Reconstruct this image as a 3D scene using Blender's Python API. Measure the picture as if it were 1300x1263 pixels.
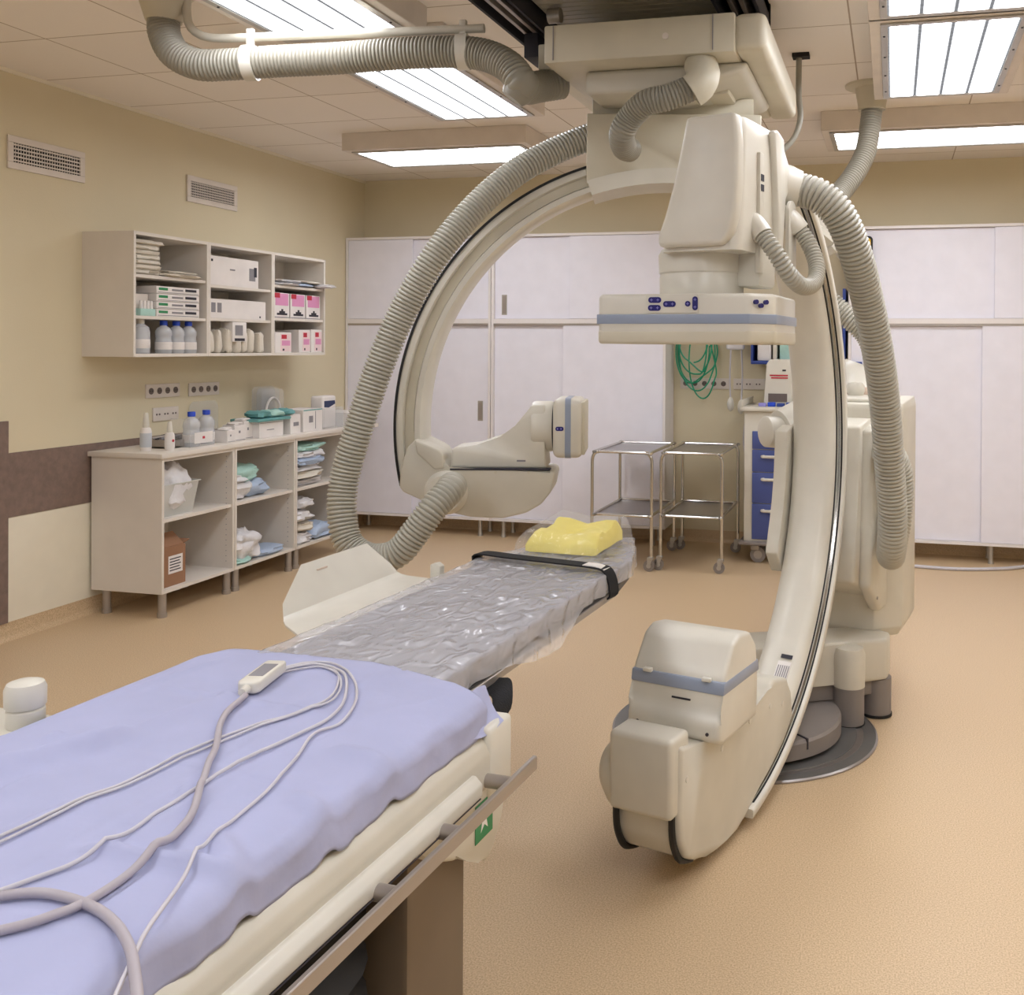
import bpy, bmesh, math, random
from mathutils import Vector as V, Matrix, noise
from math import sin, cos, pi, radians as R_
random.seed(7)
C = bpy.context.scene.collection
for o in list(bpy.data.objects): bpy.data.objects.remove(o, do_unlink=True)

# ---------------------------------------------------------------- camera
FPX, CX, CY = 1268.3, 822.2, 447.65
YAW, PIT, ROL, EYE = .2412, .0057, .0062, V((0, 0, 1.518))
c_, s_ = cos(YAW), sin(YAW)
F_ = V((-s_, c_, 0)); Rr = V((c_, s_, 0)); Uu = V((0, 0, 1))
F2 = F_*cos(PIT) - Uu*sin(PIT); U2 = Uu*cos(PIT) + F_*sin(PIT)
R3 = Rr*cos(ROL) + U2*sin(ROL); U3 = U2*cos(ROL) - Rr*sin(ROL)
cam_d = bpy.data.cameras.new('camera'); cam = bpy.data.objects.new('camera', cam_d); C.objects.link(cam)
cam.matrix_world = Matrix(((R3.x, U3.x, -F2.x, EYE.x), (R3.y, U3.y, -F2.y, EYE.y), (R3.z, U3.z, -F2.z, EYE.z), (0, 0, 0, 1)))
cam_d.sensor_fit = 'HORIZONTAL'; cam_d.sensor_width = 36; cam_d.lens = FPX/1300*36
cam_d.shift_x = (650-CX)/1300; cam_d.shift_y = (CY-631.5)/1300
cam_d.clip_start = .02
sc = bpy.context.scene; sc.camera = cam
def at(px, py, d):                       # point of the place seen at a pixel, d metres deep
    return EYE + (F2 + R3*((px-CX)/FPX) - U3*((py-CY)/FPX))*d

# ---------------------------------------------------------------- world and exposure (the room's lamps are built below)
wd = bpy.data.worlds.new('world'); sc.world = wd; wd.use_nodes = True
wd.node_tree.nodes['Background'].inputs[0].default_value = (.93, .96, 1, 1)
wd.node_tree.nodes['Background'].inputs[1].default_value = .2
LAMP, LAMP_UNSEEN = 9.5, 12.5
sc.view_settings.view_transform = 'Standard'; sc.view_settings.look = 'None'
sc.view_settings.gamma = 1; sc.view_settings.exposure = 0.43
sc.view_settings.use_curve_mapping = False

# ---------------------------------------------------------------- materials
def lin(c): return tuple(((x/255)/12.92 if x/255 <= .04045 else ((x/255+.055)/1.055)**2.4) for x in c)
MATS = {}
def mat(name, rgb, rough=.5, metal=0, noise_amt=.04, nscale=8, bump=0, bscale=60, spec=.5, **kw):
    if name in MATS: return MATS[name]
    m = bpy.data.materials.new(name); m.use_nodes = True; nt = m.node_tree; b = nt.nodes['Principled BSDF']
    col = lin(rgb)
    tc = nt.nodes.new('ShaderNodeTexCoord'); n = nt.nodes.new('ShaderNodeTexNoise'); n.inputs['Scale'].default_value = nscale
    nt.links.new(tc.outputs['Object'], n.inputs['Vector'])
    r = nt.nodes.new('ShaderNodeValToRGB')
    lo = tuple(max(0, x*(1-noise_amt)) for x in col); hi = tuple(min(1, x*(1+noise_amt)) for x in col)
    r.color_ramp.elements[0].color = (*lo, 1); r.color_ramp.elements[1].color = (*hi, 1)
    r.color_ramp.elements[0].position = .3; r.color_ramp.elements[1].position = .7
    nt.links.new(n.outputs['Fac'], r.inputs['Fac']); nt.links.new(r.outputs['Color'], b.inputs['Base Color'])
    b.inputs['Roughness'].default_value = rough; b.inputs['Metallic'].default_value = metal
    b.inputs['Specular IOR Level'].default_value = spec
    if bump:
        n2 = nt.nodes.new('ShaderNodeTexNoise'); n2.inputs['Scale'].default_value = bscale; n2.inputs['Detail'].default_value = 3
        nt.links.new(tc.outputs['Object'], n2.inputs['Vector'])
        bp = nt.nodes.new('ShaderNodeBump'); bp.inputs['Strength'].default_value = bump; bp.inputs['Distance'].default_value = .01
        nt.links.new(n2.outputs['Fac'], bp.inputs['Height']); nt.links.new(bp.outputs['Normal'], b.inputs['Normal'])
    for k, v in kw.items(): b.inputs[k.replace('_', ' ')].default_value = v
    MATS[name] = m
    return m
white = mat('machine_white', (218, 213, 201), .32)
white2 = mat('machine_white_cover', (208, 202, 188), .4)
cream = mat('machine_cream', (206, 198, 178), .42)
hosem = mat('hose_grey_beige', (178, 174, 162), .38)
hosed = mat('hose_dark_beige', (152, 147, 134), .42)
cabm = mat('laminate_white', (238, 236, 246), .45, noise_amt=.02)
cabf = mat('laminate_frame', (236, 230, 228), .45, noise_amt=.02)
shelfm = mat('shelf_laminate', (226, 218, 208), .45, noise_amt=.02)
black = mat('black_rubber', (22, 21, 22), .6)
blackst = mat('black_webbing', (24, 24, 28), .85, bump=.3, bscale=300)
dark = mat('dark_void', (30, 26, 24), .8)
chrome = mat('polished_steel', (205, 203, 200), .18, 1)
steel = mat('brushed_steel', (178, 170, 163), .45, .75)
steelp = mat('steel_shelf_plate', (176, 172, 172), .3, .9)
alum = mat('aluminium', (190, 186, 180), .4, .8)
grey = mat('grey_plastic', (134, 126, 122), .5)
greyd = mat('grey_floor_plate', (112, 110, 108), .4, .3)
blueband = mat('pale_blue_band', (148, 158, 178), .3)
navy = mat('navy_button', (34, 28, 110), .3)
navyl = mat('button_marks', (150, 145, 215), .4)
brown = mat('brown_panel', (128, 108, 98), .6, noise_amt=.12, nscale=30)
wallm = mat('cream_wall_paint', (222, 210, 180), .8, noise_amt=.02, nscale=2, bump=.06, bscale=120)
walll = mat('cream_wall_board', (236, 228, 208), .6, noise_amt=.02)
ceilm_rgb = (244, 237, 230)
drapem = mat('blue_drape_cloth', (172, 175, 207), .85, noise_amt=.03, bump=.12, bscale=25)
padm = mat('mattress_grey', (128, 124, 130), .6)
foamy = mat('yellow_foam', (246, 228, 104), .6)
cardb = mat('cardboard', (152, 112, 84), .8)
cable = mat('cable_grey', (176, 168, 174), .45)
cablew = mat('cable_white', (200, 196, 202), .4)
green = mat('green_tube', (22, 150, 110), .3)
paper = mat('white_paper', (232, 226, 222), .7)
paperg = mat('packet_paper', (222, 214, 200), .7, bump=.3, bscale=50)
mint = mat('mint_wrap', (176, 214, 204), .6, bump=.4, bscale=40)
teal = mat('teal_wrap', (104, 160, 160), .6, bump=.4, bscale=40)
ink = mat('dark_ink', (48, 46, 56), .7)
inkg = mat('grey_ink', (140, 136, 140), .7)
pink = mat('pink_print', (222, 150, 190), .6)
red = mat('red_print', (186, 40, 60), .6)
bluec = mat('blue_cap', (28, 72, 200), .35)
bluedr = mat('blue_drawer', (74, 88, 150), .45)
bluesh = mat('blue_shelf', (44, 66, 140), .45)
greens = mat('green_sign', (36, 132, 80), .5)
yel = mat('yellow_sign', (248, 200, 20), .5)
amber = mat('amber_glass', (82, 44, 12), .15)
socketm = mat('socket_plate', (224, 214, 204), .5)
socketd = mat('socket_hole', (110, 98, 92), .6)
tan = mat('tan_plastic', (216, 196, 180), .5)
bluep = mat('blue_print_wrap', (176, 192, 216), .6, bump=.4, bscale=40)
bagw = mat('white_bag', (226, 224, 226), .4, bump=.5, bscale=30)

def clearmat(name, rgb, a, rough=.12, bump=.0, bscale=30):
    m = bpy.data.materials.new(name); m.use_nodes = True; nt = m.node_tree; b = nt.nodes['Principled BSDF']
    b.inputs['Base Color'].default_value = (*lin(rgb), 1); b.inputs['Roughness'].default_value = rough; b.inputs['Alpha'].default_value = a
    b.inputs['Specular IOR Level'].default_value = .9
    tc = nt.nodes.new('ShaderNodeTexCoord'); n = nt.nodes.new('ShaderNodeTexNoise'); n.inputs['Scale'].default_value = bscale; n.inputs['Detail'].default_value = 6; n.inputs['Distortion'].default_value = 1.2
    nt.links.new(tc.outputs['Object'], n.inputs['Vector'])
    if bump:
        bp = nt.nodes.new('ShaderNodeBump'); bp.inputs['Strength'].default_value = bump; bp.inputs['Distance'].default_value = .02
        nt.links.new(n.outputs['Fac'], bp.inputs['Height']); nt.links.new(bp.outputs['Normal'], b.inputs['Normal'])
    return m
bottlem = clearmat('bottle_plastic', (222, 224, 228), .62, .25)
clearp = clearmat('clear_acrylic', (228, 230, 232), .17, .1)
trayp = clearmat('milky_box_plastic', (228, 228, 222), .65, .3)

def filmmat(alpha=.42, nm='crinkled_film'):
    m = bpy.data.materials.new(nm); m.use_nodes = True; nt = m.node_tree; b = nt.nodes['Principled BSDF']
    b.inputs['Base Color'].default_value = (.84, .83, .88, 1); b.inputs['Roughness'].default_value = .09
    b.inputs['Specular IOR Level'].default_value = 1.0
    tc = nt.nodes.new('ShaderNodeTexCoord')
    mp = nt.nodes.new('ShaderNodeMapping'); mp.inputs['Scale'].default_value = (1.0, .55, 1); mp.inputs['Rotation'].default_value = (0, 0, .5)
    nt.links.new(tc.outputs['Object'], mp.inputs['Vector'])
    n = nt.nodes.new('ShaderNodeTexNoise'); n.inputs['Scale'].default_value = 24; n.inputs['Detail'].default_value = 6; n.inputs['Distortion'].default_value = .9
    n.noise_type = 'RIDGED_MULTIFRACTAL' if hasattr(n, 'noise_type') else n.noise_type
    nt.links.new(mp.outputs['Vector'], n.inputs['Vector'])
    bp = nt.nodes.new('ShaderNodeBump'); bp.inputs['Strength'].default_value = .9; bp.inputs['Distance'].default_value = .012
    nt.links.new(n.outputs['Fac'], bp.inputs['Height']); nt.links.new(bp.outputs['Normal'], b.inputs['Normal'])
    b.inputs['Alpha'].default_value = alpha
    return m
film = filmmat(); filmthin = filmmat(.16, 'thin_film')

def floormat():
    m = bpy.data.materials.new('speckled_floor'); m.use_nodes = True; nt = m.node_tree; b = nt.nodes['Principled BSDF']
    tc = nt.nodes.new('ShaderNodeTexCoord')
    n = nt.nodes.new('ShaderNodeTexNoise'); n.inputs['Scale'].default_value = 230; n.inputs['Detail'].default_value = 3
    nt.links.new(tc.outputs['Object'], n.inputs['Vector'])
    r = nt.nodes.new('ShaderNodeValToRGB'); e = r.color_ramp.elements
    e[0].position = .34; e[0].color = (*lin((186, 158, 122)), 1); e[1].position = .62; e[1].color = (*lin((220, 194, 158)), 1)
    nt.links.new(n.outputs['Fac'], r.inputs['Fac']); nt.links.new(r.outputs['Color'], b.inputs['Base Color'])
    b.inputs['Roughness'].default_value = .42
    n3 = nt.nodes.new('ShaderNodeTexNoise'); n3.inputs['Scale'].default_value = 220
    nt.links.new(tc.outputs['Object'], n3.inputs['Vector'])
    bp = nt.nodes.new('ShaderNodeBump'); bp.inputs['Strength'].default_value = .06; bp.inputs['Distance'].default_value = .001
    nt.links.new(n3.outputs['Fac'], bp.inputs['Height']); nt.links.new(bp.outputs['Normal'], b.inputs['Normal'])
    return m
floorm = floormat()

def ceilmat():
    m = bpy.data.materials.new('ceiling_tiles'); m.use_nodes = True; nt = m.node_tree; b = nt.nodes['Principled BSDF']
    tc = nt.nodes.new('ShaderNodeTexCoord'); br = nt.nodes.new('ShaderNodeTexBrick')
    mp = nt.nodes.new('ShaderNodeMapping'); mp.inputs['Location'].default_value = (4.39+6, -4.3976+12, 0)
    nt.links.new(tc.outputs['Object'], mp.inputs['Vector']); nt.links.new(mp.outputs['Vector'], br.inputs['Vector'])
    br.offset = 0; br.squash = 1
    br.inputs['Scale'].default_value = 1; br.inputs['Brick Width'].default_value = .6; br.inputs['Row Height'].default_value = .6
    br.inputs['Mortar Size'].default_value = .004; br.inputs['Mortar Smooth'].default_value = .2
    c1 = lin(ceilm_rgb); br.inputs['Color1'].default_value = (*c1, 1); br.inputs['Color2'].default_value = (*[x*.95 for x in c1], 1)
    br.inputs['Mortar'].default_value = (*lin((176, 160, 144)), 1)
    nt.links.new(br.outputs['Color'], b.inputs['Base Color']); b.inputs['Roughness'].default_value = .85
    return m
ceilm = ceilmat()

def lampmat(axis, power):
    m = bpy.data.materials.new('lamp_diffuser_' + axis); m.use_nodes = True; nt = m.node_tree; nt.nodes.remove(nt.nodes['Principled BSDF'])
    out = nt.nodes['Material Output']; em = nt.nodes.new('ShaderNodeEmission'); em.inputs[0].default_value = (.93, .95, 1, 1)
    tc = nt.nodes.new('ShaderNodeTexCoord'); sep = nt.nodes.new('ShaderNodeSeparateXYZ'); nt.links.new(tc.outputs['Generated'], sep.inputs[0])
    def math(op, a, b=None):
        n = nt.nodes.new('ShaderNodeMath'); n.operation = op
        for i, v in enumerate((a, b)):
            if v is None: continue
            if isinstance(v, (int, float)): n.inputs[i].default_value = v
            else: nt.links.new(v, n.inputs[i])
        return n.outputs[0]
    across, along = (sep.outputs['X'], sep.outputs['Y']) if axis == 'y' else (sep.outputs['Y'], sep.outputs['X'])
    w = math('ABSOLUTE', math('SINE', math('MULTIPLY', across, pi*4)))
    ms = nt.nodes.new('ShaderNodeMapRange'); ms.interpolation_type = 'SMOOTHSTEP'; nt.links.new(w, ms.inputs[0])
    for i_, v_ in ((1, .10), (2, .55), (3, .022), (4, 1.)): ms.inputs[i_].default_value = v_
    tubes = ms.outputs[0]
    ns = nt.nodes.new('ShaderNodeTexNoise'); ns.inputs['Scale'].default_value = 60; nt.links.new(tc.outputs['Object'], ns.inputs['Vector'])
    rip = math('ADD', .9, math('MULTIPLY', math('ABSOLUTE', math('SINE', math('MULTIPLY', along, pi*24))), .12))
    s = math('MULTIPLY', math('MULTIPLY', tubes, rip), math('ADD', .55, math('MULTIPLY', ns.outputs['Fac'], .85)))
    nt.links.new(math('MULTIPLY', s, power), em.inputs[1]); nt.links.new(em.outputs[0], out.inputs[0])
    return m
lampy = lampmat('y', LAMP); lampx = lampmat('x', LAMP); lampf = lampmat('y', LAMP_UNSEEN)

# ---------------------------------------------------------------- mesh helpers
I4 = Matrix.Identity(4)
def frame(o, u, v, w):
    return Matrix(((u[0], v[0], w[0], o[0]), (u[1], v[1], w[1], o[1]), (u[2], v[2], w[2], o[2]), (0, 0, 0, 1)))
def rotz(x, y, z, a): return Matrix.Translation((x, y, z)) @ Matrix.Rotation(a, 4, 'Z')
class MB:
    def __init__(s, M=I4): s.bm = bmesh.new(); s.M = M; s.mats = []
    def _new(s, verts, faces, bev=0, seg=2, mi=0):
        bm = bmesh.new(); vs = [bm.verts.new(v) for v in verts]
        for f in faces:
            try: bm.faces.new([vs[i] for i in f])
            except ValueError: pass
        if bev: bmesh.ops.bevel(bm, geom=bm.edges[:], offset=bev, segments=seg, profile=.5, affect='EDGES', clamp_overlap=True)
        bmesh.ops.recalc_face_normals(bm, faces=bm.faces[:])
        for f in bm.faces: f.material_index = mi
        me = bpy.data.meshes.new('tmp'); bm.to_mesh(me); bm.free(); s.bm.from_mesh(me); bpy.data.meshes.remove(me)
        return s
    def box(s, x0, x1, y0, y1, z0, z1, bev=0, seg=2, mi=0):
        v = [(x, y, z) for z in (z0, z1) for y in (y0, y1) for x in (x0, x1)]
        return s._new(v, [(0, 1, 3, 2), (4, 6, 7, 5), (0, 4, 5, 1), (2, 3, 7, 6), (0, 2, 6, 4), (1, 5, 7, 3)], bev, seg, mi)
    def prism(s, poly, w0, w1, bev=0, seg=3, ax=2, mi=0):       # poly in two axes, extruded along the third (ax)
        def mk(p, w):
            return (p[0], p[1], w) if ax == 2 else ((p[0], w, p[1]) if ax == 1 else (w, p[0], p[1]))
        n = len(poly); v = [mk(p, w0) for p in poly] + [mk(p, w1) for p in poly]
        f = [tuple(range(n))[::-1], tuple(range(n, 2*n))] + [(i, (i+1) % n, (i+1) % n+n, i+n) for i in range(n)]
        return s._new(v, f, bev, seg, mi)
    def loft(s, rings, cap=True, closed=True, mi=0, bev=0):
        n = len(rings[0]); v = [p for r in rings for p in r]; f = []
        for k in range(len(rings)-1):
            for i in range(n if closed else n-1):
                j = (i+1) % n; f.append((k*n+i, k*n+j, (k+1)*n+j, (k+1)*n+i))
        if cap: f += [tuple(range(n))[::-1], tuple(range((len(rings)-1)*n, len(rings)*n))]
        return s._new(v, f, bev, 2, mi)
    def tube(s, pts, r, n=12, cap=True, mi=0, loop=False):
        pts = [V(p) for p in pts]; rs = r if isinstance(r, (list, tuple)) else [r]*len(pts)
        t = (pts[1]-pts[0]).normalized(); up = V((0, 0, 1)) if abs(t.z) < .9 else V((1, 0, 0)); a = t.cross(up).normalized(); rings = []
        for i, p in enumerate(pts):
            q0 = pts[i-1] if i else (pts[-1] if loop else p); q1 = pts[i+1] if i < len(pts)-1 else (pts[0] if loop else p)
            tn = (q1-q0)
            if tn.length < 1e-9: tn = t
            tn.normalize(); ax = t.cross(tn)
            if ax.length > 1e-6:
                a = Matrix.Rotation(t.angle(tn), 3, ax.normalized()) @ a
            t = tn; a = (a - t*a.dot(t)).normalized(); b = t.cross(a)
            rings.append([p + a*rs[i]*cos(2*pi*k/n) + b*rs[i]*sin(2*pi*k/n) for k in range(n)])
        if loop: rings.append(rings[0]); cap = False
        return s.loft(rings, cap, mi=mi)
    def cyl(s, p0, p1, r, r1=None, n=24, mi=0):
        return s.tube([p0, p1], [r, r if r1 is None else r1], n, mi=mi)
    def lathe(s, prof, o=(0, 0, 0), n=24, mi=0, sx=1, sy=1):
        o = V(o); rings = [[o + V((max(r, 1e-4)*cos(2*pi*k/n)*sx, max(r, 1e-4)*sin(2*pi*k/n)*sy, z)) for k in range(n)] for r, z in prof]
        return s.loft(rings, True, mi=mi)
    def corr(s, ctl, r, pitch=.016, dep=.009, n=20, mi=0):    # corrugated hose along a smooth path
        pts = smooth(ctl, pitch/4); rs = [r - (0, .12*dep, dep, .25*dep)[i % 4] for i in range(len(pts))]
        return s.tube(pts, rs, n, mi=mi)
    def grid(s, fn, nu, nv, mi=0):
        v = [fn(i/nu, j/nv) for j in range(nv+1) for i in range(nu+1)]
        f = [(j*(nu+1)+i, j*(nu+1)+i+1, (j+1)*(nu+1)+i+1, (j+1)*(nu+1)+i) for j in range(nv) for i in range(nu)]
        bm = bmesh.new(); vs = [bm.verts.new(p) for p in v]
        for q in f: bm.faces.new([vs[i] for i in q]).material_index = mi
        me = bpy.data.meshes.new('tmp'); bm.to_mesh(me); bm.free(); s.bm.from_mesh(me); bpy.data.meshes.remove(me)
        return s
    def ribbon(s, pts, wv, th=.003, mi=0, normal=None):          # flat strap through pts, wv = half width vector
        wv = V(wv); pts = [V(p) for p in pts]; rings = []
        for i, p in enumerate(pts):
            t = (pts[min(i+1, len(pts)-1)] - pts[max(i-1, 0)]).normalized(); nn = t.cross(wv).normalized()*th
            rings.append([p-wv-nn, p+wv-nn, p+wv+nn, p-wv+nn])
        return s.loft(rings, True, mi=mi)
def smooth(ctl, step=.01):
    P = [V(p) for p in ctl]; P = [P[0]*2-P[1]] + P + [P[-1]*2-P[-2]]; raw = []
    for i in range(1, len(P)-2):
        a, b, c, d = P[i-1:i+3]
        for k in range(24):
            t = k/24; raw.append(.5*((2*b)+(c-a)*t+(2*a-5*b+4*c-d)*t*t+(3*b-a-3*c+d)*t**3))
    raw.append(P[-2]); out = [raw[0]]; acc = 0.
    for i in range(1, len(raw)):
        seg = raw[i]-raw[i-1]; L = seg.length
        if L < 1e-9: continue
        while acc + L >= step:
            q = (step-acc); p = raw[i]-seg*((L-q)/L); out.append(p); seg = raw[i]-p; L = seg.length; acc = 0.
            if L < 1e-9: break
        acc += L
    if (out[-1]-raw[-1]).length > 1e-4: out.append(raw[-1])
    return out
WM = {}
def tag(o, label=None, cat=None, group=None, kind=None):
    if label: o['label'] = label
    if cat: o['category'] = cat
    if group: o['group'] = group
    if kind: o['kind'] = kind
    return o
def thing(name, label, cat, loc=(0, 0, 0), rz=0, group=None, M=None):
    o = bpy.data.objects.new(name, None); C.objects.link(o); o.empty_display_size = .1
    M = M or rotz(*loc, rz); o.matrix_world = M; WM[o.name] = M.copy()
    return tag(o, label, cat, group)
def part(name, mb, m, parent=None, ang=38, label=None, loc=None):
    me = bpy.data.meshes.new(name); mb.bm.transform(mb.M)
    W = WM[parent.name] if parent else Matrix.Translation(loc or (0, 0, 0))
    mb.bm.transform(W.inverted()); mb.bm.to_mesh(me); mb.bm.free()
    for mm in (m if isinstance(m, (list, tuple)) else [m]): me.materials.append(mm)
    me.polygons.foreach_set('use_smooth', [True]*len(me.polygons)); me.set_sharp_from_angle(angle=R_(ang))
    o = bpy.data.objects.new(name, me); C.objects.link(o)
    if parent: o.parent = parent
    else: o.matrix_world = W
    WM[o.name] = W.copy()
    if label: o['label'] = label
    return o
def single(name, mb, m, label, cat, loc, group=None, kind=None, ang=38):
    return tag(part(name, mb, m, None, ang, loc=loc), label, cat, group, kind)
def structure(name, mb, m, parent=None, ang=38, label=None):
    o = part(name, mb, m, parent, ang)
    if not parent: o['kind'] = 'structure'
    if label: o['label'] = label
    return o
def dup(root, M, label=None, group=None):
    kids = list(root.children); W0 = WM[root.name]
    r = root.copy(); C.objects.link(r); r.matrix_world = M; WM[r.name] = M.copy()
    if label: r['label'] = label
    if group: r['group'] = group
    for ch in kids:
        c = ch.copy(); C.objects.link(c); c.parent = r
        for g in list(ch.children):
            d = g.copy(); C.objects.link(d); d.parent = c
    return r

# ================================================================ ROOM
XL, XR, YB, YF, H = -4.39, 3.2, 7.70, -2.6, 2.915
structure('floor', MB().box(XL-.2, XR+.2, YF-.2, YB+.2, -.1, 0), floorm)
structure('ceiling', MB().box(XL-.2, XR+.2, YF-.2, YB+.2, H, H+.1), ceilm)
structure('wall_left', MB().box(XL-.15, XL, YF, YB, 0, H), wallm)
structure('wall_back', MB().box(XL-.15, XR+.15, YB, YB+.15, 0, H), wallm)
structure('wall_right', MB().box(XR, XR+.15, YF, YB, 0, H), wallm)
def cove(name, x0, y0, x1, y1, nx, ny):
    h, t = .09, .004; mb = MB(); prof = [(0, h), (t, h), (t+.002, .03), (.012, .014), (.03, .004), (.032, 0), (0, 0)]
    a = [(x0+nx*d, y0+ny*d, z) for d, z in prof]; b = [(x1+nx*d, y1+ny*d, z) for d, z in prof]
    structure(name, mb.loft([a, b], True), floorm, ang=60)
cove('baseboard_left', XL, YF, XL, YB, 1, 0); cove('baseboard_back', XL, YB, XR, YB, 0, -1)
# wall boards: brown band and pale board under it, brown upright panel at the very left
structure('trim_1', MB().box(XL, XL+.006, 4.165, 7.38, .625, .955), brown, label='brown horizontal protective band along the left wall')
structure('trim_2', MB().box(XL, XL+.005, 4.165, 7.38, .09, .622), walll, label='pale cream board below the brown band')
structure('trim_3', MB().box(XL, XL+.014, 3.0, 4.165, .09, 1.12), brown, label='tall brown wall panel at the left edge')
structure('trim_4', MB().box(XL, XL+.012, YF, YB, H-.02, H), walll, label='thin ceiling edge strip')

# ---- wall vents
def vent(y0, y1, z0, z1, n, lab):
    t = thing('air_vent', lab, 'vent', (XL, (y0+y1)/2, z0), group='louvred air vents high on the left wall')
    fr = MB(); b = .035
    for a in ((y0, y1, z0, z0+b), (y0, y1, z1-b, z1), (y0, y0+b, z0+b, z1-b), (y1-b, y1, z0+b, z1-b)): fr.box(XL, XL+.012, *a, bev=.002, seg=1)
    part('frame', fr, socketm, t)
    part('dark_opening', MB().box(XL+.0005, XL+.002, y0+b, y1-b, z0+b, z1-b), dark, t)
    g = MB()
    for k in range(n): g.box(XL+.004, XL+.011, y0+b, y1-b, z0+b+(k+.35)*(z1-z0-2*b)/n, z0+b+(k+.7)*(z1-z0-2*b)/n)
    for k in range(1, 26): yy = y0+b+k*(y1-y0-2*b)/26; g.box(XL+.002, XL+.005, yy-.002, yy+.002, z0+b, z1-b)
    part('louvres', g, socketm, t)
vent(4.16, 4.66, 2.41, 2.58, 5, 'white louvred wall vent nearest the camera, high on the left wall')
vent(5.49, 5.99, 2.43, 2.60, 6, 'white louvred wall vent high above the wall-hung shelf')

# ---- sockets
def sockets(M, n, pitch, lab, two=False, grp='socket strips above the low cabinet'):
    # local frame: x along the wall, z up, -y out of the wall
    t = thing('socket_strip', lab, 'socket', M=M, group=grp); w = n*pitch
    part('cover_plate', MB(M).box(-.005, w+.005, -.010, 0, -.042, .042, bev=.003), socketm, t)
    for k in range(n):
        x = (k+.5)*pitch; mb = MB(M)
        if two:
            for dx in (-.012, .012): mb.cyl((x+dx, -.0125, 0), (x+dx, -.009, 0), .006, n=10)
        else:
            mb.cyl((x, -.0125, 0), (x, -.009, 0), .020, n=18)
            for dx in (-.009, .009): mb.cyl((x+dx, -.0135, 0), (x+dx, -.012, 0), .003, n=8, mi=1)
        part('socket_outlet', mb, [socketd, dark], t)
def lw(y, z): return frame((XL, y, z), (0, 1, 0), (-1, 0, 0), (0, 0, 1))
sockets(lw(5.14, 1.23), 4, .071, 'four-gang socket strip on the left wall, upper left one')
sockets(lw(5.52, 1.225), 4, .071, 'four-gang socket strip on the left wall, upper right one')
sockets(lw(5.20, 1.085), 3, .071, 'small data socket plate below the two socket strips', True)
sockets(frame((-1.62, YB, 1.235), (1, 0, 0), (0, 1, 0), (0, 0, 1)), 5, .075, 'round socket strip on the back wall behind the green tubing', False, 'sockets on the back wall')
sockets(frame((-1.20, YB, 1.235), (1, 0, 0), (0, 1, 0), (0, 0, 1)), 6, .075, 'socket strip on the back wall behind the hanging cables', True, 'sockets on the back wall')

# ================================================================ CEILING LIGHTS
def lamp(x0, x1, y0, y1, lab, ax, grp='fluorescent ceiling lights', far=False):
    z = 2.80; t = thing('ceiling_light', lab, 'ceiling light', ((x0+x1)/2, (y0+y1)/2, z), group=grp)
    part('housing', MB().box(x0-.045, x1+.045, y0-.045, y1+.045, z, H, bev=.003, seg=1), socketm, t)
    f = MB(); b = .028
    for a in ((x0, x1, y0, y0+b), (x0, x1, y1-b, y1), (x0, x0+b, y0+b, y1-b), (x1-b, x1, y0+b, y1-b)): f.box(*a, z-.008, z-.0005, bev=.001, seg=1)
    part('frame', f, alum, t)
    part('diffuser', MB().box(x0+b, x1-b, y0+b, y1-b, z-.004, z-.001), lampf if far else lampy if ax == 'y' else lampx, t)
    for k in range(4):
        for xx in (x0+b/2, x1-b/2):
            yy = y0 + (k+.5)*(y1-y0)/4
            if ax == 'y': part('screw', MB().cyl((xx, yy, z-.011), (xx, yy, z-.007), .005, n=8), ink, t)
    return t
lamp(-2.50, -1.92, 2.52, 3.74, 'nearer long fluorescent ceiling light left of the rail, above the rod and hose', 'y')
lamp(-2.50, -1.94, 4.02, 5.23, 'second long fluorescent ceiling light left of the rail, below the horizontal hose', 'y')
lamp(-3.50, -2.30, 5.97, 6.53, 'crosswise fluorescent ceiling light near the left end of the back wall', 'x')
lamp(-.06, .50, 4.05, 5.25, 'brightest fluorescent ceiling light at upper right, fully in view', 'y')
lamp(-.06, .50, 2.78, 3.98, 'fluorescent ceiling light cut off by the top edge of the picture at right', 'y')
lamp(-.38, .82, 6.02, 6.58, 'crosswise fluorescent ceiling light near the back wall at right', 'x')
# unseen lamps added along the rows, set brighter to light the room
for k, (a, b, c, d) in enumerate(((-2.5, -1.92, .2, 1.4), (-.06, .5, .2, 1.4), (-2.5, -1.92, -1.9, -.7), (-.06, .5, -1.9, -.7), (1.7, 2.28, 1.5, 2.7), (1.7, 2.28, 4.05, 5.25))):
    lamp(a, b, c, d, 'unseen ceiling light added to brighten the room, ' + ['over the patient table', 'above the viewer', 'behind the viewer at left', 'behind the viewer at right', 'near the right wall, nearer one', 'near the right wall, farther one'][k], 'y', far=True)

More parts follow.
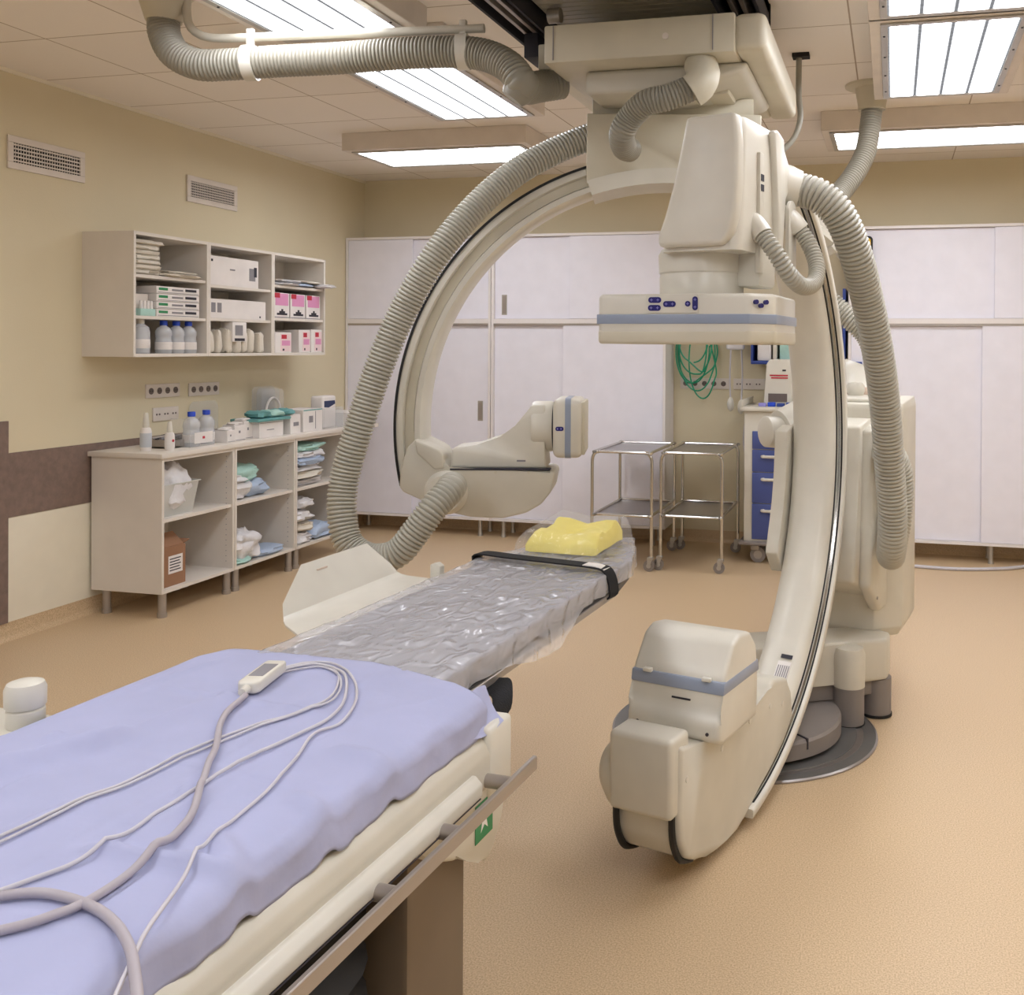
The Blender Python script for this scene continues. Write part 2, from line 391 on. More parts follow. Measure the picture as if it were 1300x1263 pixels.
# ================================================================ BACK CABINETS
YC = 7.3975
def cabinet(x0, x1, lab, upsplit, losplit, uph, loh, legs):
    t = thing('sliding_door_cabinet', lab, 'cabinet', ((x0+x1)/2, YC+.15, 0), group='tall white sliding door cabinets along the back wall')
    z0, z1, zm = .13, 2.40, 1.715; b = MB(); th = .02
    b.box(x0, x0+th, YC, YB-.005, z0, z1, bev=.001, seg=1).box(x1-th, x1, YC, YB-.005, z0, z1, bev=.001, seg=1)
    b.box(x0+th, x1-th, YC, YB-.005, z1-th, z1).box(x0+th, x1-th, YC, YB-.005, z0, z0+th).box(x0+th, x1-th, YC, YB-.005, zm-.018, zm+.018)
    b.box(x0+th, x1-th, YB-.02, YB-.005, z0+th, z1-th)
    part('body', b, cabf, t)
    part('door_track', MB().box(x0+th, x1-th, YC+.004, YC+.05, zm-.034, zm-.018), steel, t)
    for (sp, a, c, hs) in ((upsplit, zm+.020, z1-th-.002, uph), (losplit, z0+th+.002, zm-.020, loh)):
        front_left = hs[0]
        for side in (0, 1):
            d0, d1 = (x0+th+.001, sp+.012) if side == 0 else (sp-.012, x1-th-.001)
            yy = YC+.008 if (side == 0) == front_left else YC+.030
            top = c if (side == 0) != (front_left) or c > 2 else c-.012
            d = part('door', MB().box(d0, d1, yy, yy+.016, a, top, bev=.0015, seg=1), cabm, t)
            hx = hs[1+side]
            if hx is not None:
                hz = a+.11 if a > 1.5 else 1.0
                h = MB().box(hx-.022, hx+.022, yy-.003, yy+.002, hz-.08, hz+.08, bev=.002, seg=1)
                h.box(hx-.014, hx+.014, yy-.0045, yy-.002, hz-.068, hz+.068, mi=1)
                part('handle', h, [alum, steel], d)
    for lx in legs:
        for ly in (YC+.04, YB-.06):
            part('leg', MB().cyl((lx, ly, 0), (lx, ly, .13), .016, n=12).cyl((lx, ly, 0), (lx, ly, .03), .021, .017, n=12), alum, t)
cabinet(-4.385, -3.105, 'left tall white cabinet behind the big grey hose and the left corner', -3.80, -3.80, (True, -3.87, -3.73), (True, None, -3.20), (-4.3, -3.8, -3.2))
cabinet(-3.10, -1.68, 'tall white cabinet framed by the ceiling-hung arc, left of the steel trolleys', -2.44, -2.49, (False, -3.0, None), (False, None, None), (-3.0, -2.39, -1.78))
cabinet(-.32, 1.66, 'tall white cabinet to the right of the big hoses', .70, .62, (False, None, None), (False, None, None), (-.24, .68, 1.58))
cabinet(1.665, 3.19, 'tall white cabinet farthest right, outside the frame', 2.4, 2.4, (True, None, None), (True, None, None), (1.75, 2.4, 3.1))
# yellow warning sign with a black edge, on the cabinet behind the hose
t = thing('warning_sign', 'yellow sign with rounded black edge on the right cabinet, mostly behind the hose', 'sign', (-.22, YC, 2.1))
def rrect(x0, x1, z0, z1, r, n=6):
    out = []
    for cx, cz, a0 in ((x1-r, z1-r, 0), (x0+r, z1-r, 90), (x0+r, z0+r, 180), (x1-r, z0+r, 270)):
        for k in range(n+1): a = R_(a0+90*k/n); out.append((cx+r*cos(a), cz+r*sin(a)))
    return out
part('border', MB().prism(rrect(-.34, -.15, 2.09, 2.33, .03), YC-.004, YC+.007, ax=1), black, t)
part('face', MB().prism(rrect(-.325, -.165, 2.105, 2.315, .02), YC-.006, YC-.003, ax=1), yel, t)

# ================================================================ WALL SHELF
XS = -4.05
t = thing('wall_shelf', 'white three-bay open shelf hung on the left wall full of boxes and bottles', 'shelf', (XL+.17, 5.6, 1.45))
b = MB(); ys = (4.65, 5.27, 5.92, 6.555); zt, zb = 2.14, 1.445; th = .018
b.box(XL, XL+.006, ys[0], ys[-1], zb, zt)
part('back_panel', b, shelfm, t)
for i in range(3):
    y0, y1 = ys[i], ys[i+1]; b = MB()
    b.box(XL+.006, XS, y0, y0+th, zb, zt, bev=.001, seg=1).box(XL+.006, XS, y1-th, y1-.0005, zb, zt, bev=.001, seg=1)
    b.box(XL+.006, XS, y0+th, y1-th, zt-th, zt).box(XL+.006, XS, y0+th, y1-th, zb, zb+th)
    part('bay', b, shelfm, t)
    for z in ((1.905, 1.675), (1.885, 1.68), (1.925, 1.70))[i]:
        part('shelf_board', MB().box(XL+.006, XS-.008, y0+th, y1-th, z-th, z, bev=.001, seg=1), shelfm, t)
SH = [(zb+th, 1.675, 1.905), (zb+th, 1.68, 1.885), (zb+th, 1.70, 1.925)]

# helper objects: cartons, bottles, bags
def carton(name, x0, x1, y0, y1, z0, z1, lab, cat='box', grp=None, m=paper, prints=()):
    """prints: on the +x face (ya, yb, za, zb fractions, material)"""
    t = thing(name, lab, cat, ((x0+x1)/2, (y0+y1)/2, z0), group=grp)
    part('carton', MB().box(x0, x1, y0, y1, z0, z1, bev=.002, seg=1), m, t)
    for i, (ya, yb, za, zc, mm) in enumerate(prints):
        Y0, Y1 = y0+(y1-y0)*ya, y0+(y1-y0)*yb; Z0, Z1 = z0+(z1-z0)*za, z0+(z1-z0)*zc
        part('printed_label', MB().box(x1-.0002, x1+.0009+.0004*i, Y0, Y1, Z0, Z1), mm, t)
    return t
def crump(name, c, s, m, lab, cat, grp=None, amp=.25, seed=0, n=26, pw=.6, film_like=False):
    """a crumpled soft packet or bag: a squashed rounded box with folds"""
    cx, cy, cz = c; sx, sy, sz = s; mb = MB()
    def fn(u, v):
        th, ph = 2*pi*u, pi*(v-.5); f = lambda q: math.copysign(abs(q)**pw, q)
        x, y, z = f(cos(th))*f(cos(ph)), f(sin(th))*f(cos(ph)), f(sin(ph))
        p = V((x*1.7+seed*3.1, y*1.7, z*1.7+seed)); k = 1 + amp*(noise.noise(p)*.8) + amp*.45*(.5-abs(noise.noise(p*3.1)))*1.2
        zz = cz + sz*(z*(1+amp*noise.noise(p*2.2+V((5, 0, 0)))))
        return (cx+sx*x*k, cy+sy*y*k, max(zz, cz-sz))
    mb.grid(fn, n, n//2); bmesh.ops.remove_doubles(mb.bm, verts=mb.bm.verts[:], dist=1e-5)
    bmesh.ops.recalc_face_normals(mb.bm, faces=mb.bm.faces[:])
    return single(name, mb, m, lab, cat, (cx, cy, cz-sz), grp, ang=50)

# bay 1 top: packets
X0 = XL+.02
for k in range(7):
    crump('paper_packet', (XS-.13+random.uniform(-.01, .01), 4.80+random.uniform(-.01, .01), 1.905+.016+.028*k), (.11, .115, .016), paperg,
          ('white padded packet, %s of the stack on the top left shelf' % ['bottom one', 'second from the bottom', 'third from the bottom', 'middle one', 'third from the top', 'second from the top', 'topmost'][k]), 'packet', 'stacked padded packets on the top shelf', .25, k, 22, .5)
crump('paper_packet', (XS-.10, 5.06, 1.905+.012), (.12, .16, .012), paperg, 'flat yellowish packet lying beside the stack on the top left shelf', 'packet', 'flat packets on the top left shelf', .2, 21)
crump('paper_packet', (XS-.12, 5.10, 1.905+.033), (.10, .13, .009), paperg, 'flat packet on top of the other flat one on the top left shelf', 'packet', 'flat packets on the top left shelf', .2, 22)
# bay 1 middle: long boxes
for k in range(4):
    z = 1.675+.044*k
    carton('long_box', XS-.24, XS-.012, 4.84, 5.20, z, z+.042, 'long narrow white printed box, %s of the stack of four' % ['lowest', 'second from below', 'third from below', 'topmost'][k], 'box', 'long boxes on the middle left shelf', paper,
           [(.03, .97, .12, .2, inkg), (.05, .25, .45, .8, greens), (.35, .6, .45, .7, inkg), (.66, .92, .45, .8, ink)][:4])
carton('small_box', XS-.28, XS-.06, 4.70, 4.83, 1.675, 1.80, 'grey carton at the far left behind the green-printed pack', 'box', None, socketm)
tt = thing('ampoule_pack', 'small white pack of ampoules with green print beside the long boxes', 'package', (XS-.05, 4.76, 1.675))
part('carton', MB().box(XS-.10, XS-.01, 4.715, 4.83, 1.675, 1.715, bev=.002), mint, tt)
for k in range(4):
    part('ampoule', MB().cyl((XS-.025, 4.735+.026*k, 1.713), (XS-.025, 4.735+.026*k, 1.76), .010, .008, n=10), paper, tt)
def bottle(name, x, y, z, h, r, lab, cap=bluec, body=bottlem, grp=None, label=True, sx=1):
    t = thing(name, lab, 'bottle', (x, y, z), group=grp)
    part('body', MB().lathe([(r*.9, 0), (r, .006), (r, h*.38), (r*.93, h*.42), (r*.93, h*.52), (r, h*.56), (r*.98, h*.68), (r*.75, h*.78), (r*.38, h*.84), (r*.36, h*.87)], (x, y, z), 20), body, t)
    part('cap', MB().lathe([(r*.42, h*.86), (r*.46, h*.87), (r*.46, h*.985), (r*.42, h)], (x, y, z), 18), cap, t)
    if label: part('paper_label', MB().lathe([(r+.0008, h*.12), (r+.0012, h*.13), (r+.0012, h*.34), (r+.0008, h*.35)], (x, y, z), 20), paper, t)
    return t
zb1 = SH[0][0]
tb = thing('bottle', 'white plastic bottle with pale pump cap at the left of the bottle row', 'bottle', (XS-.06, 4.77, zb1))
part('body', MB().lathe([(.045, 0), (.05, .006), (.05, .12), (.044, .15), (.02, .165), (.018, .17)], (XS-.06, 4.77, zb1), 20), bottlem, tb)
part('cap', MB().lathe([(.022, .168), (.022, .195), (.01, .198), (.009, .205)], (XS-.06, 4.77, zb1), 16), white, tb)
part('paper_label', MB().lathe([(.0505, .03), (.0512, .031), (.0512, .08), (.0505, .081)], (XS-.06, 4.77, zb1), 20), paper, tb)
for k, (x, y) in enumerate(((XS-.17, 4.90), (XS-.06, 4.955), (XS-.06, 5.06), (XS-.06, 5.165), (XS-.18, 5.10))):
    bottle('bottle', x, y, zb1, .19, .045, 'clear saline bottle with blue cap, %s' % ['half hidden behind the white pump bottle', 'next to the white pump bottle', 'third bottle of the front row', 'last of the front row by the divider', 'in the back row between two front ones'][k], grp='blue-capped bottles on the lowest left shelf')
# bay 2
carton('glove_box', XS-.27, XS-.015, 5.295, 5.78, 1.885, 2.065, 'large white carton on the top shelf of the middle bay', 'box', 'white cartons in the middle bay', paper, [(.80, .93, .25, .7, inkg), (.9, .96, .4, .75, ink), (.4, .5, .55, .6, inkg), (.03, .06, .8, .88, ink)])
carton('glove_box', XS-.27, XS-.015, 5.295, 5.86, 1.68, 1.80, 'large white carton on the middle shelf of the middle bay', 'box', 'white cartons in the middle bay', paper, [(.03, .10, .3, .8, inkg), (.13, .2, .3, .8, inkg), (.88, .9, .1, .2, ink)])
for k in range(7):
    y = 5.34+.078*k
    crump('paper_pack', (XS-.07+random.uniform(-.015, .015), y, SH[1][0]+.066+.006*(k % 3)), (.05, .027, .066+.006*(k % 3)), paperg, 'upright paper-wrapped pack, %s' % ['first from the left in the middle bay', 'second from the left', 'third from the left', 'in the middle of the row', 'third from the right', 'second from the right', 'last on the right by the divider'][k], 'packet', 'upright packs on the lowest middle shelf', .22, 40+k, 18, .45)
tt = thing('hanging_dispenser', 'small white printed box hanging from the shelf above the upright packs', 'dispenser', (XS-.02, 5.58, 1.56))
part('carton', MB().box(XS-.09, XS-.002, 5.50, 5.64, 1.535, 1.66, bev=.003), paper, tt)
part('printed_label', MB().box(XS-.003, XS-.0008, 5.525, 5.60, 1.575, 1.64), inkg, tt)
part('opening', MB().box(XS-.003, XS-.0005, 5.52, 5.62, 1.54, 1.557), ink, tt)
# bay 3
for k, (yy, zz, mm) in enumerate(((6.10, .012, bagw), (6.30, .016, bluep), (6.12, .034, bagw), (6.38, .040, paperg))):
    crump('plastic_packet', (XS-.13, yy, 1.925+zz), (.14, .15, .010), mm, 'flat plastic packet on the top right shelf, %s' % ['lowest at the left', 'blue-printed one', 'upper one at the left', 'pale one lying on top at the right'][k], 'packet', 'flat packets on the top right shelf', .3, 60+k, 24, .5)
crump('plastic_packet', (XS+.02, 6.50, 1.925+.018), (.07, .06, .014), bagw, 'white packet sticking out over the edge of the top right shelf', 'packet', None, .3, 66)
for k in range(3):
    y = 5.945+.198*k
    carton('pink_box', XS-.20, XS-.012-.004*k, y, y+.178, 1.70, 1.872, 'white box with pink top print, %s' % ['leftmost of three', 'middle of three', 'rightmost of three'][k], 'box', 'pink-printed boxes in the right bay', paper,
           [(.1, .92, .5, .97, pink), (.05, .38, .8, .99, red), (.02, .98, .02, .05, inkg), (.2, .85, .12, .2, ink), (.35, .7, .2, .28, ink), (.48, .58, .28, .36, ink)])
for k in range(3):
    y = (5.96, 6.24, 6.39)[k]; w = (.19, .14, .14)[k]; t3 = carton('red_label_box', XS-.20, XS-.012, y, y+w, SH[2][0], SH[2][0]+(.14, .16, .165)[k], 'white box with red and pink label, %s' % ['open box at the left', 'middle one', 'right one by the shelf end'][k], 'box', 'red-labelled boxes on the lowest right shelf', paper,
           [(.32, .98, .06, .92, mat('pale_label', (238, 214, 214), .7)), (.38, .7, .68, .88, red), (.4, .9, .35, .6, pink), (.45, .55, .1, .2, ink)])
# ================================================================ LOW CABINET
XF = -3.905; ZC0, ZC1 = .135, .885
bays = ((4.70, 5.325), (5.33, 5.965), (5.97, 6.62))
names3 = ('nearest', 'middle', 'farthest')
for i, (y0, y1) in enumerate(bays):
    t = thing('open_cabinet', 'low white open cabinet on metal legs under the worktop, %s of the three' % names3[i], 'cabinet', ((XL+XF)/2, (y0+y1)/2, 0), group='low open cabinets along the left wall')
    b = MB(); th = .018; b.box(XL+.02, XF, y0, y0+th, ZC0, ZC1, bev=.001, seg=1).box(XL+.02, XF, y1-th, y1, ZC0, ZC1, bev=.001, seg=1)
    b.box(XL+.02, XF, y0+th, y1-th, ZC0, ZC0+th).box(XL+.02, XF, y0+th, y1-th, ZC1-th, ZC1).box(XL+.02, XL+.028, y0+th, y1-th, ZC0, ZC1)
    part('carcass', b, shelfm, t)
    part('shelf_board', MB().box(XL+.03, XF-.01, y0+th, y1-th, .525, .545, bev=.001, seg=1), shelfm, t)
    ho = MB()
    for k in range(22):
        z = ZC0+.06+k*.032
        for xx in (XF-.045,): ho.cyl((xx, y1-th-.0012, z), (xx, y1-th+.001, z), .003, n=6)
    part('peg_holes', ho, inkg, t)
    for lx in (XL+.09, XF-.03):
        for ly in (y0+.04, y1-.035):
            part('leg', MB().cyl((lx, ly, 0), (lx, ly, ZC0), .022, n=16).cyl((lx, ly, 0), (lx, ly, .025), .026, n=16), steel, t)
single('worktop', MB().box(XL+.006, XF+.012, 4.685, 7.06, ZC1, ZC1+.028, bev=.003), shelfm, 'long white worktop lying over the low open cabinets', 'worktop', (XL+.24, 5.65, ZC1))
ZW = ZC1+.028
# contents of low cabinets
def basket(x0, x1, y0, y1, z0, z1):
    t = thing('plastic_basket', 'translucent white plastic basket with a bag of white supplies in the upper nearest cabinet', 'basket', ((x0+x1)/2, (y0+y1)/2, z0))
    m = MB(); k = .025
    def ring(ins, z): return [(x0+ins, y0+ins, z), (x1-ins, y0+ins, z), (x1-ins, y1-ins, z), (x0+ins, y1-ins, z)]
    m.loft([ring(k+.012, z0+.004), ring(k+.003, z0+.004), ring(k, z0+.002), ring(0, z1), ring(-.008, z1), ring(-.008, z1-.006), ring(.003, z1-.006)], False)
    m.loft([ring(k, z0), ring(k, z0+.004)], True); part('tub', m, trayp, t)
    return t
basket(XF-.30, XF-.03, 4.74, 5.04, .545, .73)
crump('supply_bag', (XF-.16, 4.88, .545+.15), (.12, .13, .14), bagw, 'crumpled clear bag of white gloves standing up out of the basket', 'bag', None, .35, 90, 40, .7)
t = thing('cardboard_box', 'open brown cardboard box with a printed label on the bottom of the nearest cabinet', 'box', (XF-.15, 4.82, ZC0+.018)); zf = ZC0+.018
bx = MB(); bx.box(XF-.30, XF-.04, 4.72, 4.726, zf, zf+.22).box(XF-.30, XF-.04, 4.934, 4.94, zf, zf+.22).box(XF-.30, XF-.294, 4.726, 4.934, zf, zf+.22).box(XF-.046, XF-.04, 4.726, 4.934, zf, zf+.22).box(XF-.294, XF-.046, 4.726, 4.934, zf, zf+.005)
part('carton', bx, cardb, t)
part('flap', MB().prism([(4.94, zf+.22), (4.985, zf+.235), (4.985, zf+.240), (4.94, zf+.226)], XF-.29, XF-.05, ax=0), cardb, t)
part('flap', MB().prism([(XF-.046, zf+.22), (XF-.046, zf+.226), (XF-.12, zf+.29), (XF-.123, zf+.285)], 4.73, 4.93, ax=1), cardb, t)
part('shipping_label', MB().box(XF-.04, XF-.039, 4.80, 4.915, zf+.07, zf+.17), paper, t, label='white printed label')
for k in range(5): part('print_line', MB().box(XF-.039, XF-.0385, 4.81, 4.90-.01*(k % 2), zf+.085+.016*k, zf+.091+.016*k), ink, t)
for k, (y, z, sy, sz, m, lab) in enumerate((
    (5.46, .545, .10, .06, bagw, 'white plastic packet with blue print on the upper middle shelf'), (5.62, .545, .14, .055, bluep, 'blue-tinted packet at the right of the upper middle shelf'),
    (5.53, .65, .14, .05, mint, 'mint green wrapped bundle on top of the packets in the middle cabinet'), (5.44, .64, .08, .04, bagw, 'small white bag leaning on the mint bundle'))):
    crump('plastic_packet', (XF-.17, y, z+sz), (.12, sy, sz), m, lab, 'packet', 'packets on the upper middle shelf', .4, 100+k, 30, .6)
crump('plastic_packet', (XF-.14, 5.48, ZC0+.018+.10), (.13, .13, .10), bagw, 'big white rolled bundle at the bottom of the middle cabinet', 'bundle', None, .4, 110, 40, .65)
crump('plastic_packet', (XF-.10, 5.44, ZC0+.018+.018), (.09, .09, .018), mint, 'flat greenish packet under the big white bundle', 'packet', None, .3, 111, 26, .5)
crump('plastic_packet', (XF-.12, 5.74, ZC0+.018+.022), (.11, .15, .022), bluep, 'flat blue packet lying to the right of the big white bundle', 'packet', None, .3, 112, 26, .5)
for k in range(6):
    m = (bagw, paperg, bagw, bluep, bagw, mint)[k]
    crump('plastic_packet', (XF-.15+random.uniform(-.02, .02), 6.19+random.uniform(-.03, .03), .545+.026+.047*k), (.13, .17, .026), m, 'flat soft pack in the upper farthest cabinet, %s of the pile' % ['bottom', 'second', 'third', 'fourth', 'fifth', 'top'][k], 'packet', 'soft packs in the upper farthest cabinet', .4, 120+k, 28, .5)
for k in range(5):
    m = (bagw, bluep, paperg, bagw, bagw)[k]; z = ZC0+.018
    crump('plastic_packet', (XF-.14, (6.12, 6.35, 6.12, 6.10, 6.13)[k], z+(.035, .05, .11, .19, .27)[k]), (.12, (.10, .13, .11, .10, .09)[k], (.035, .05, .035, .04, .035)[k]), m, 'crumpled pack in the lower farthest cabinet, %s' % ['bottom left', 'blue one at the right', 'second in the left pile', 'third in the left pile', 'top of the left pile'][k], 'packet', 'packs in the lower farthest cabinet', .45, 140+k, 30, .6)
# things on the worktop
def dropper(x, y, h, r, lab, labelm):
    t = thing('dropper_bottle', lab, 'bottle', (x, y, ZW))
    part('body', MB().lathe([(r*.92, 0), (r, .005), (r, h*.52), (r*.8, h*.6), (r*.55, h*.62)], (x, y, ZW), 20), paper, t)
    part('nozzle', MB().lathe([(r*.62, h*.60), (r*.6, h*.70), (r*.42, h*.97), (r*.3, h)], (x, y, ZW), 16), white, t)
    part('paper_label', MB().lathe([(r+.0006, h*.1), (r+.001, h*.11), (r+.001, h*.46), (r+.0006, h*.47)], (x, y, ZW), 20), labelm, t)
    return t
dropper(XF-.20, 4.81, .215, .030, 'tall white spray bottle with grey label, leftmost on the worktop', mat('grey_label', (196, 200, 206), .6))
tt = dropper(XF-.10, 4.88, .165, .026, 'small white dropper bottle with a red dot on its label', paper)
part('red_dot', MB().cyl((XF-.10+.0262, 4.88-.004, ZW+.055), (XF-.10+.0285, 4.88-.004, ZW+.055), .008, n=12), red, tt)
t = thing('supply_tray', 'small dark tray of metal parts behind the bottles on the worktop', 'tray', (XF-.22, 5.05, ZW))
tr = MB().box(XF-.33, XF-.14, 4.93, 5.12, ZW, ZW+.012, bev=.002).box(XF-.33, XF-.325, 4.93, 5.12, ZW, ZW+.055).box(XF-.145, XF-.14, 4.93, 5.12, ZW, ZW+.045).box(XF-.33, XF-.14, 4.93, 4.935, ZW, ZW+.05).box(XF-.33, XF-.14, 5.115, 5.12, ZW, ZW+.05)
part('tray_body', tr, steel, t)
for k in range(5): part('instrument', MB().cyl((XF-.31+.03*k, 4.95, ZW+.045+.008*(k % 2)), (XF-.30+.03*k, 5.10, ZW+.06), .010, n=10), [ink, steel, ink, inkg, ink][k], t)
bottle('bottle', XF-.13, 5.10, ZW, .205, .048, 'clear blue-capped bottle on the worktop, the left of two', grp='two blue-capped bottles on the worktop')
bottle('bottle', XF-.16, 5.27, ZW, .205, .048, 'clear blue-capped bottle on the worktop, the right of two', grp='two blue-capped bottles on the worktop')
t = thing('acrylic_stand', 'clear acrylic stand in front of the two blue-capped bottles', 'stand', (XF-.06, 5.12, ZW))
part('panel', MB().box(XF-.075, XF-.071, 5.01, 5.23, ZW, ZW+.10, bev=.001, seg=1).box(XF-.20, XF-.071, 5.01, 5.014, ZW, ZW+.17), clearp, t)
part('card', MB().box(XF-.0705, XF-.069, 5.05, 5.21, ZW+.02, ZW+.085), paper, t)
part('red_mark', MB().box(XF-.069, XF-.068, 5.12, 5.14, ZW+.045, ZW+.06), red, t)
# swab boxes
for k, (x, y, w, h) in enumerate(((XF-.08, 5.335, .075, .075), (XF-.09, 5.42, .11, .10), (XF-.12, 5.55, .10, .115))):
    carton('swab_box', x-.07, x+.02, y, y+w, ZW, ZW+h, 'white open box of swabs on the worktop, %s of three' % ['left', 'middle', 'right'][k], 'box', 'small white swab boxes', paper, [(.35, .5, .5, .65, inkg), (.06, .94, .06, .09, inkg)])
    crump('swab_bundle', (x-.025, y+w/2, ZW+h+.008), (.035, w*.42, .010), paper, 'crumpled white tissue sticking out of the %s swab box' % ['left', 'middle', 'right'][k], 'tissue', 'tissues in the swab boxes', .4, 160+k, 18, .6)
t = thing('acrylic_screen', 'rounded clear grey plastic panel leaning on the wall behind the swab boxes', 'panel', (XL+.02, 5.66, ZW))
part('sheet', MB().prism(rrect(5.50, 5.78, ZW, ZW+.235, .05), XL+.018, XL+.024, ax=0), clearp, t)
# wrapped boxes
carton('white_box', XF-.20, XF-.05, 5.64, 5.90, ZW, ZW+.105, 'white lidded box at the front of the worktop, left of the bigger box', 'box', None, paper, [(.02, .98, .9, .93, inkg), (.3, .6, .45, .5, inkg)])
single('drape_sheet', MB().box(XF-.24, XF-.03, 5.60, 5.96, ZW+.106, ZW+.125, bev=.006), teal, 'dark teal folded sheet lying on the white lidded box', 'sheet', (XF-.14, 5.78, ZW+.106))
carton('white_box', XF-.24, XF-.05, 5.98, 6.10, ZW, ZW+.13, 'white paper-wrapped box right beside the teal sheet', 'box', None, paper, [(.3, .8, .4, .6, inkg)])
for k in range(3):
    crump('wrapped_packet', (XF-.12, 5.72+.13*k, ZW+.15), (.07, .06, .022), teal if k != 1 else mint, 'teal crumpled packet lying on the folded sheet, %s of three' % ['left', 'middle', 'right'][k], 'packet', 'teal packets on the folded sheet', .45, 170+k, 22, .55)
t = thing('mask_holder', 'upright clear plastic holder with rounded white panels at the wall', 'holder', (XF-.30, 6.2, ZW))
for k in range(3): part('panel', MB().prism(rrect(6.10+.01*k, 6.36+.01*k, ZW, ZW+.31-.01*k, .04), XL+.05+.03*k, XL+.056+.03*k, ax=0), clearp, t)
part('arch', MB().tube([(XL+.125, 6.24+.085*cos(a), ZW+.12+.11*sin(a)) for a in [pi*k/12 for k in range(13)]], .008, 8), paper, t)
carton('white_box', XF-.24, XF-.05, 6.13, 6.37, ZW, ZW+.155, 'larger white box with teal edge in the middle of the worktop', 'box', None, paper, [(.3, .5, .4, .7, inkg), (.02, .98, .94, .99, teal), (.62, .64, .1, .9, inkg)])
t = thing('clear_bin', 'clear plastic bin holding the wipes pack near the right end of the worktop', 'bin', (XF-.14, 6.5, ZW))
m = MB()
for a in ((XF-.22, XF-.05, 6.39, 6.393), (XF-.22, XF-.05, 6.647, 6.65), (XF-.22, XF-.217, 6.393, 6.647), (XF-.053, XF-.05, 6.393, 6.647)): m.box(*a, ZW, ZW+.15)
part('tub', m, clearp, t)
t = thing('wipes_pack', 'white wipes pack with dark blue label standing in the clear bin', 'pack', (XF-.14, 6.5, ZW))
part('pack_body', MB().box(XF-.18, XF-.08, 6.42, 6.60, ZW+.002, ZW+.235, bev=.015, seg=3), paper, t)
part('blue_label', MB().prism([(6.44, ZW+.20), (6.58, ZW+.20), (6.585, ZW+.175), (6.50, ZW+.150), (6.44, ZW+.155)], XF-.0805, XF-.079, ax=0), mat('navy_label', (34, 50, 92), .5), t)
crump('wrapped_packet', (XF-.22, 6.66, ZW+.10), (.02, .04, .10), mint, 'mint packet standing behind the wipes pack', 'packet', None, .3, 180)
carton('flat_box', XF-.35, XF-.03, 6.70, 7.02, ZW, ZW+.10, 'shallow white box at the far right end of the worktop', 'box', None, paper, [])

# ================================================================ TROLLEYS
def trolley(ox, oy, lab):
    w, d = .42, .72
    t = thing('steel_trolley', lab, 'trolley', (ox+w/2, oy+d/2, 0), group='two steel instrument trolleys'); zt, zl = .80, .37
    r = .0115
    for zz, nm in ((zt, 'top_shelf'), (zl, 'lower_shelf')):
        s = part(nm, MB().box(ox+.02, ox+w-.02, oy+.02, oy+d-.02, zz-.012, zz-.006), steelp, t)
        part('rim', MB().tube(smooth([(ox+.03, oy+.01, zz), (ox+w-.03, oy+.01, zz), (ox+w-.012, oy+.03, zz), (ox+w-.012, oy+d-.03, zz), (ox+w-.03, oy+d-.01, zz), (ox+.03, oy+d-.01, zz), (ox+.012, oy+d-.03, zz), (ox+.012, oy+.03, zz), (ox+.03, oy+.01, zz)], .01), r*.9, 8), chrome, s)
    for (x, y, sx) in ((ox, oy, 1), (ox+w, oy, -1), (ox, oy+d, 1), (ox+w, oy+d, -1)):
        leg = part('leg', MB().tube(smooth([(x+sx*.045, y, zt), (x+sx*.02, y, zt-.008), (x+sx*.003, y, zt-.04), (x, y, zt-.09), (x, y, .4), (x, y, .095)], .02), r, 12), chrome, t)
        cst = part('caster', MB().box(x-.024, x+.016, y-.014, y+.014, .080, .1, bev=.004).prism([(x-.026, .095), (x+.014, .095), (x-.008, .032), (x-.024, .036)], y-.018, y-.0135, ax=1).prism([(x-.026, .095), (x+.014, .095), (x-.008, .032), (x-.024, .036)], y+.0135, y+.018, ax=1), alum, leg)
    return t
def wheels(t, ox, oy, w=.42, d=.72):
    for (x, y) in ((ox, oy), (ox+w, oy), (ox, oy+d), (ox+w, oy+d)):
        part('wheel', MB().cyl((x-.016, y-.010, .038), (x-.016, y+.010, .038), .038, n=24).cyl((x-.016, y-.012, .038), (x-.016, y+.012, .038), .016, n=16, mi=1), [grey, alum], t)
for ox, lab in ((-2.0, 'polished steel two-shelf trolley on the left, in front of the white cabinet'), (-1.53, 'polished steel two-shelf trolley on the right, below the green tubing')):
    oy = 6.56 if ox < -1.8 else 6.62
    tt = trolley(ox, oy, lab); wheels(tt, ox, oy)

# ================================================================ GREEN TUBING, HANGING CORDS, CART, BLUE SHELF
cxg, cyg = -1.50, 7.60
pts = []
for k, (w, zbot, dx) in enumerate(((.115, 1.40, 0), (.13, 1.31, .01), (.12, 1.24, -.02), (.14, 1.18, .02), (.11, 1.12, .06), (.125, 1.24, -.01))):
    for j in range(20):
        a = 2*pi*j/20 - pi/2 + .4*k
        zc = (zbot+1.76)/2; pts.append((cxg+dx*1.1+w*cos(a)*1.0, cyg+.012*k-.02+.012*sin(3*a), zc+(1.76-zbot)/2*sin(a)))
t = thing('tubing_coil', 'coil of green plastic tubing hanging on the back wall', 'tubing', (cxg, YB-.05, 1.2))
part('coil', MB().tube(smooth(pts, .02), .006, 8), green, t)
part('hook', MB().tube([(cxg, YB, 1.75), (cxg, YB-.13, 1.75), (cxg, YB-.15, 1.79)], .006, 8), steel, t)
t = thing('hanging_infusion_set', 'white bag with two cords and bulbs hanging beside the green tubing', 'medical bag', (-1.17, 7.56, 1.2))
part('bag', MB().box(-1.24, -1.10, 7.54, 7.58, 1.50, 1.78, bev=.018, seg=3), bagw, t)
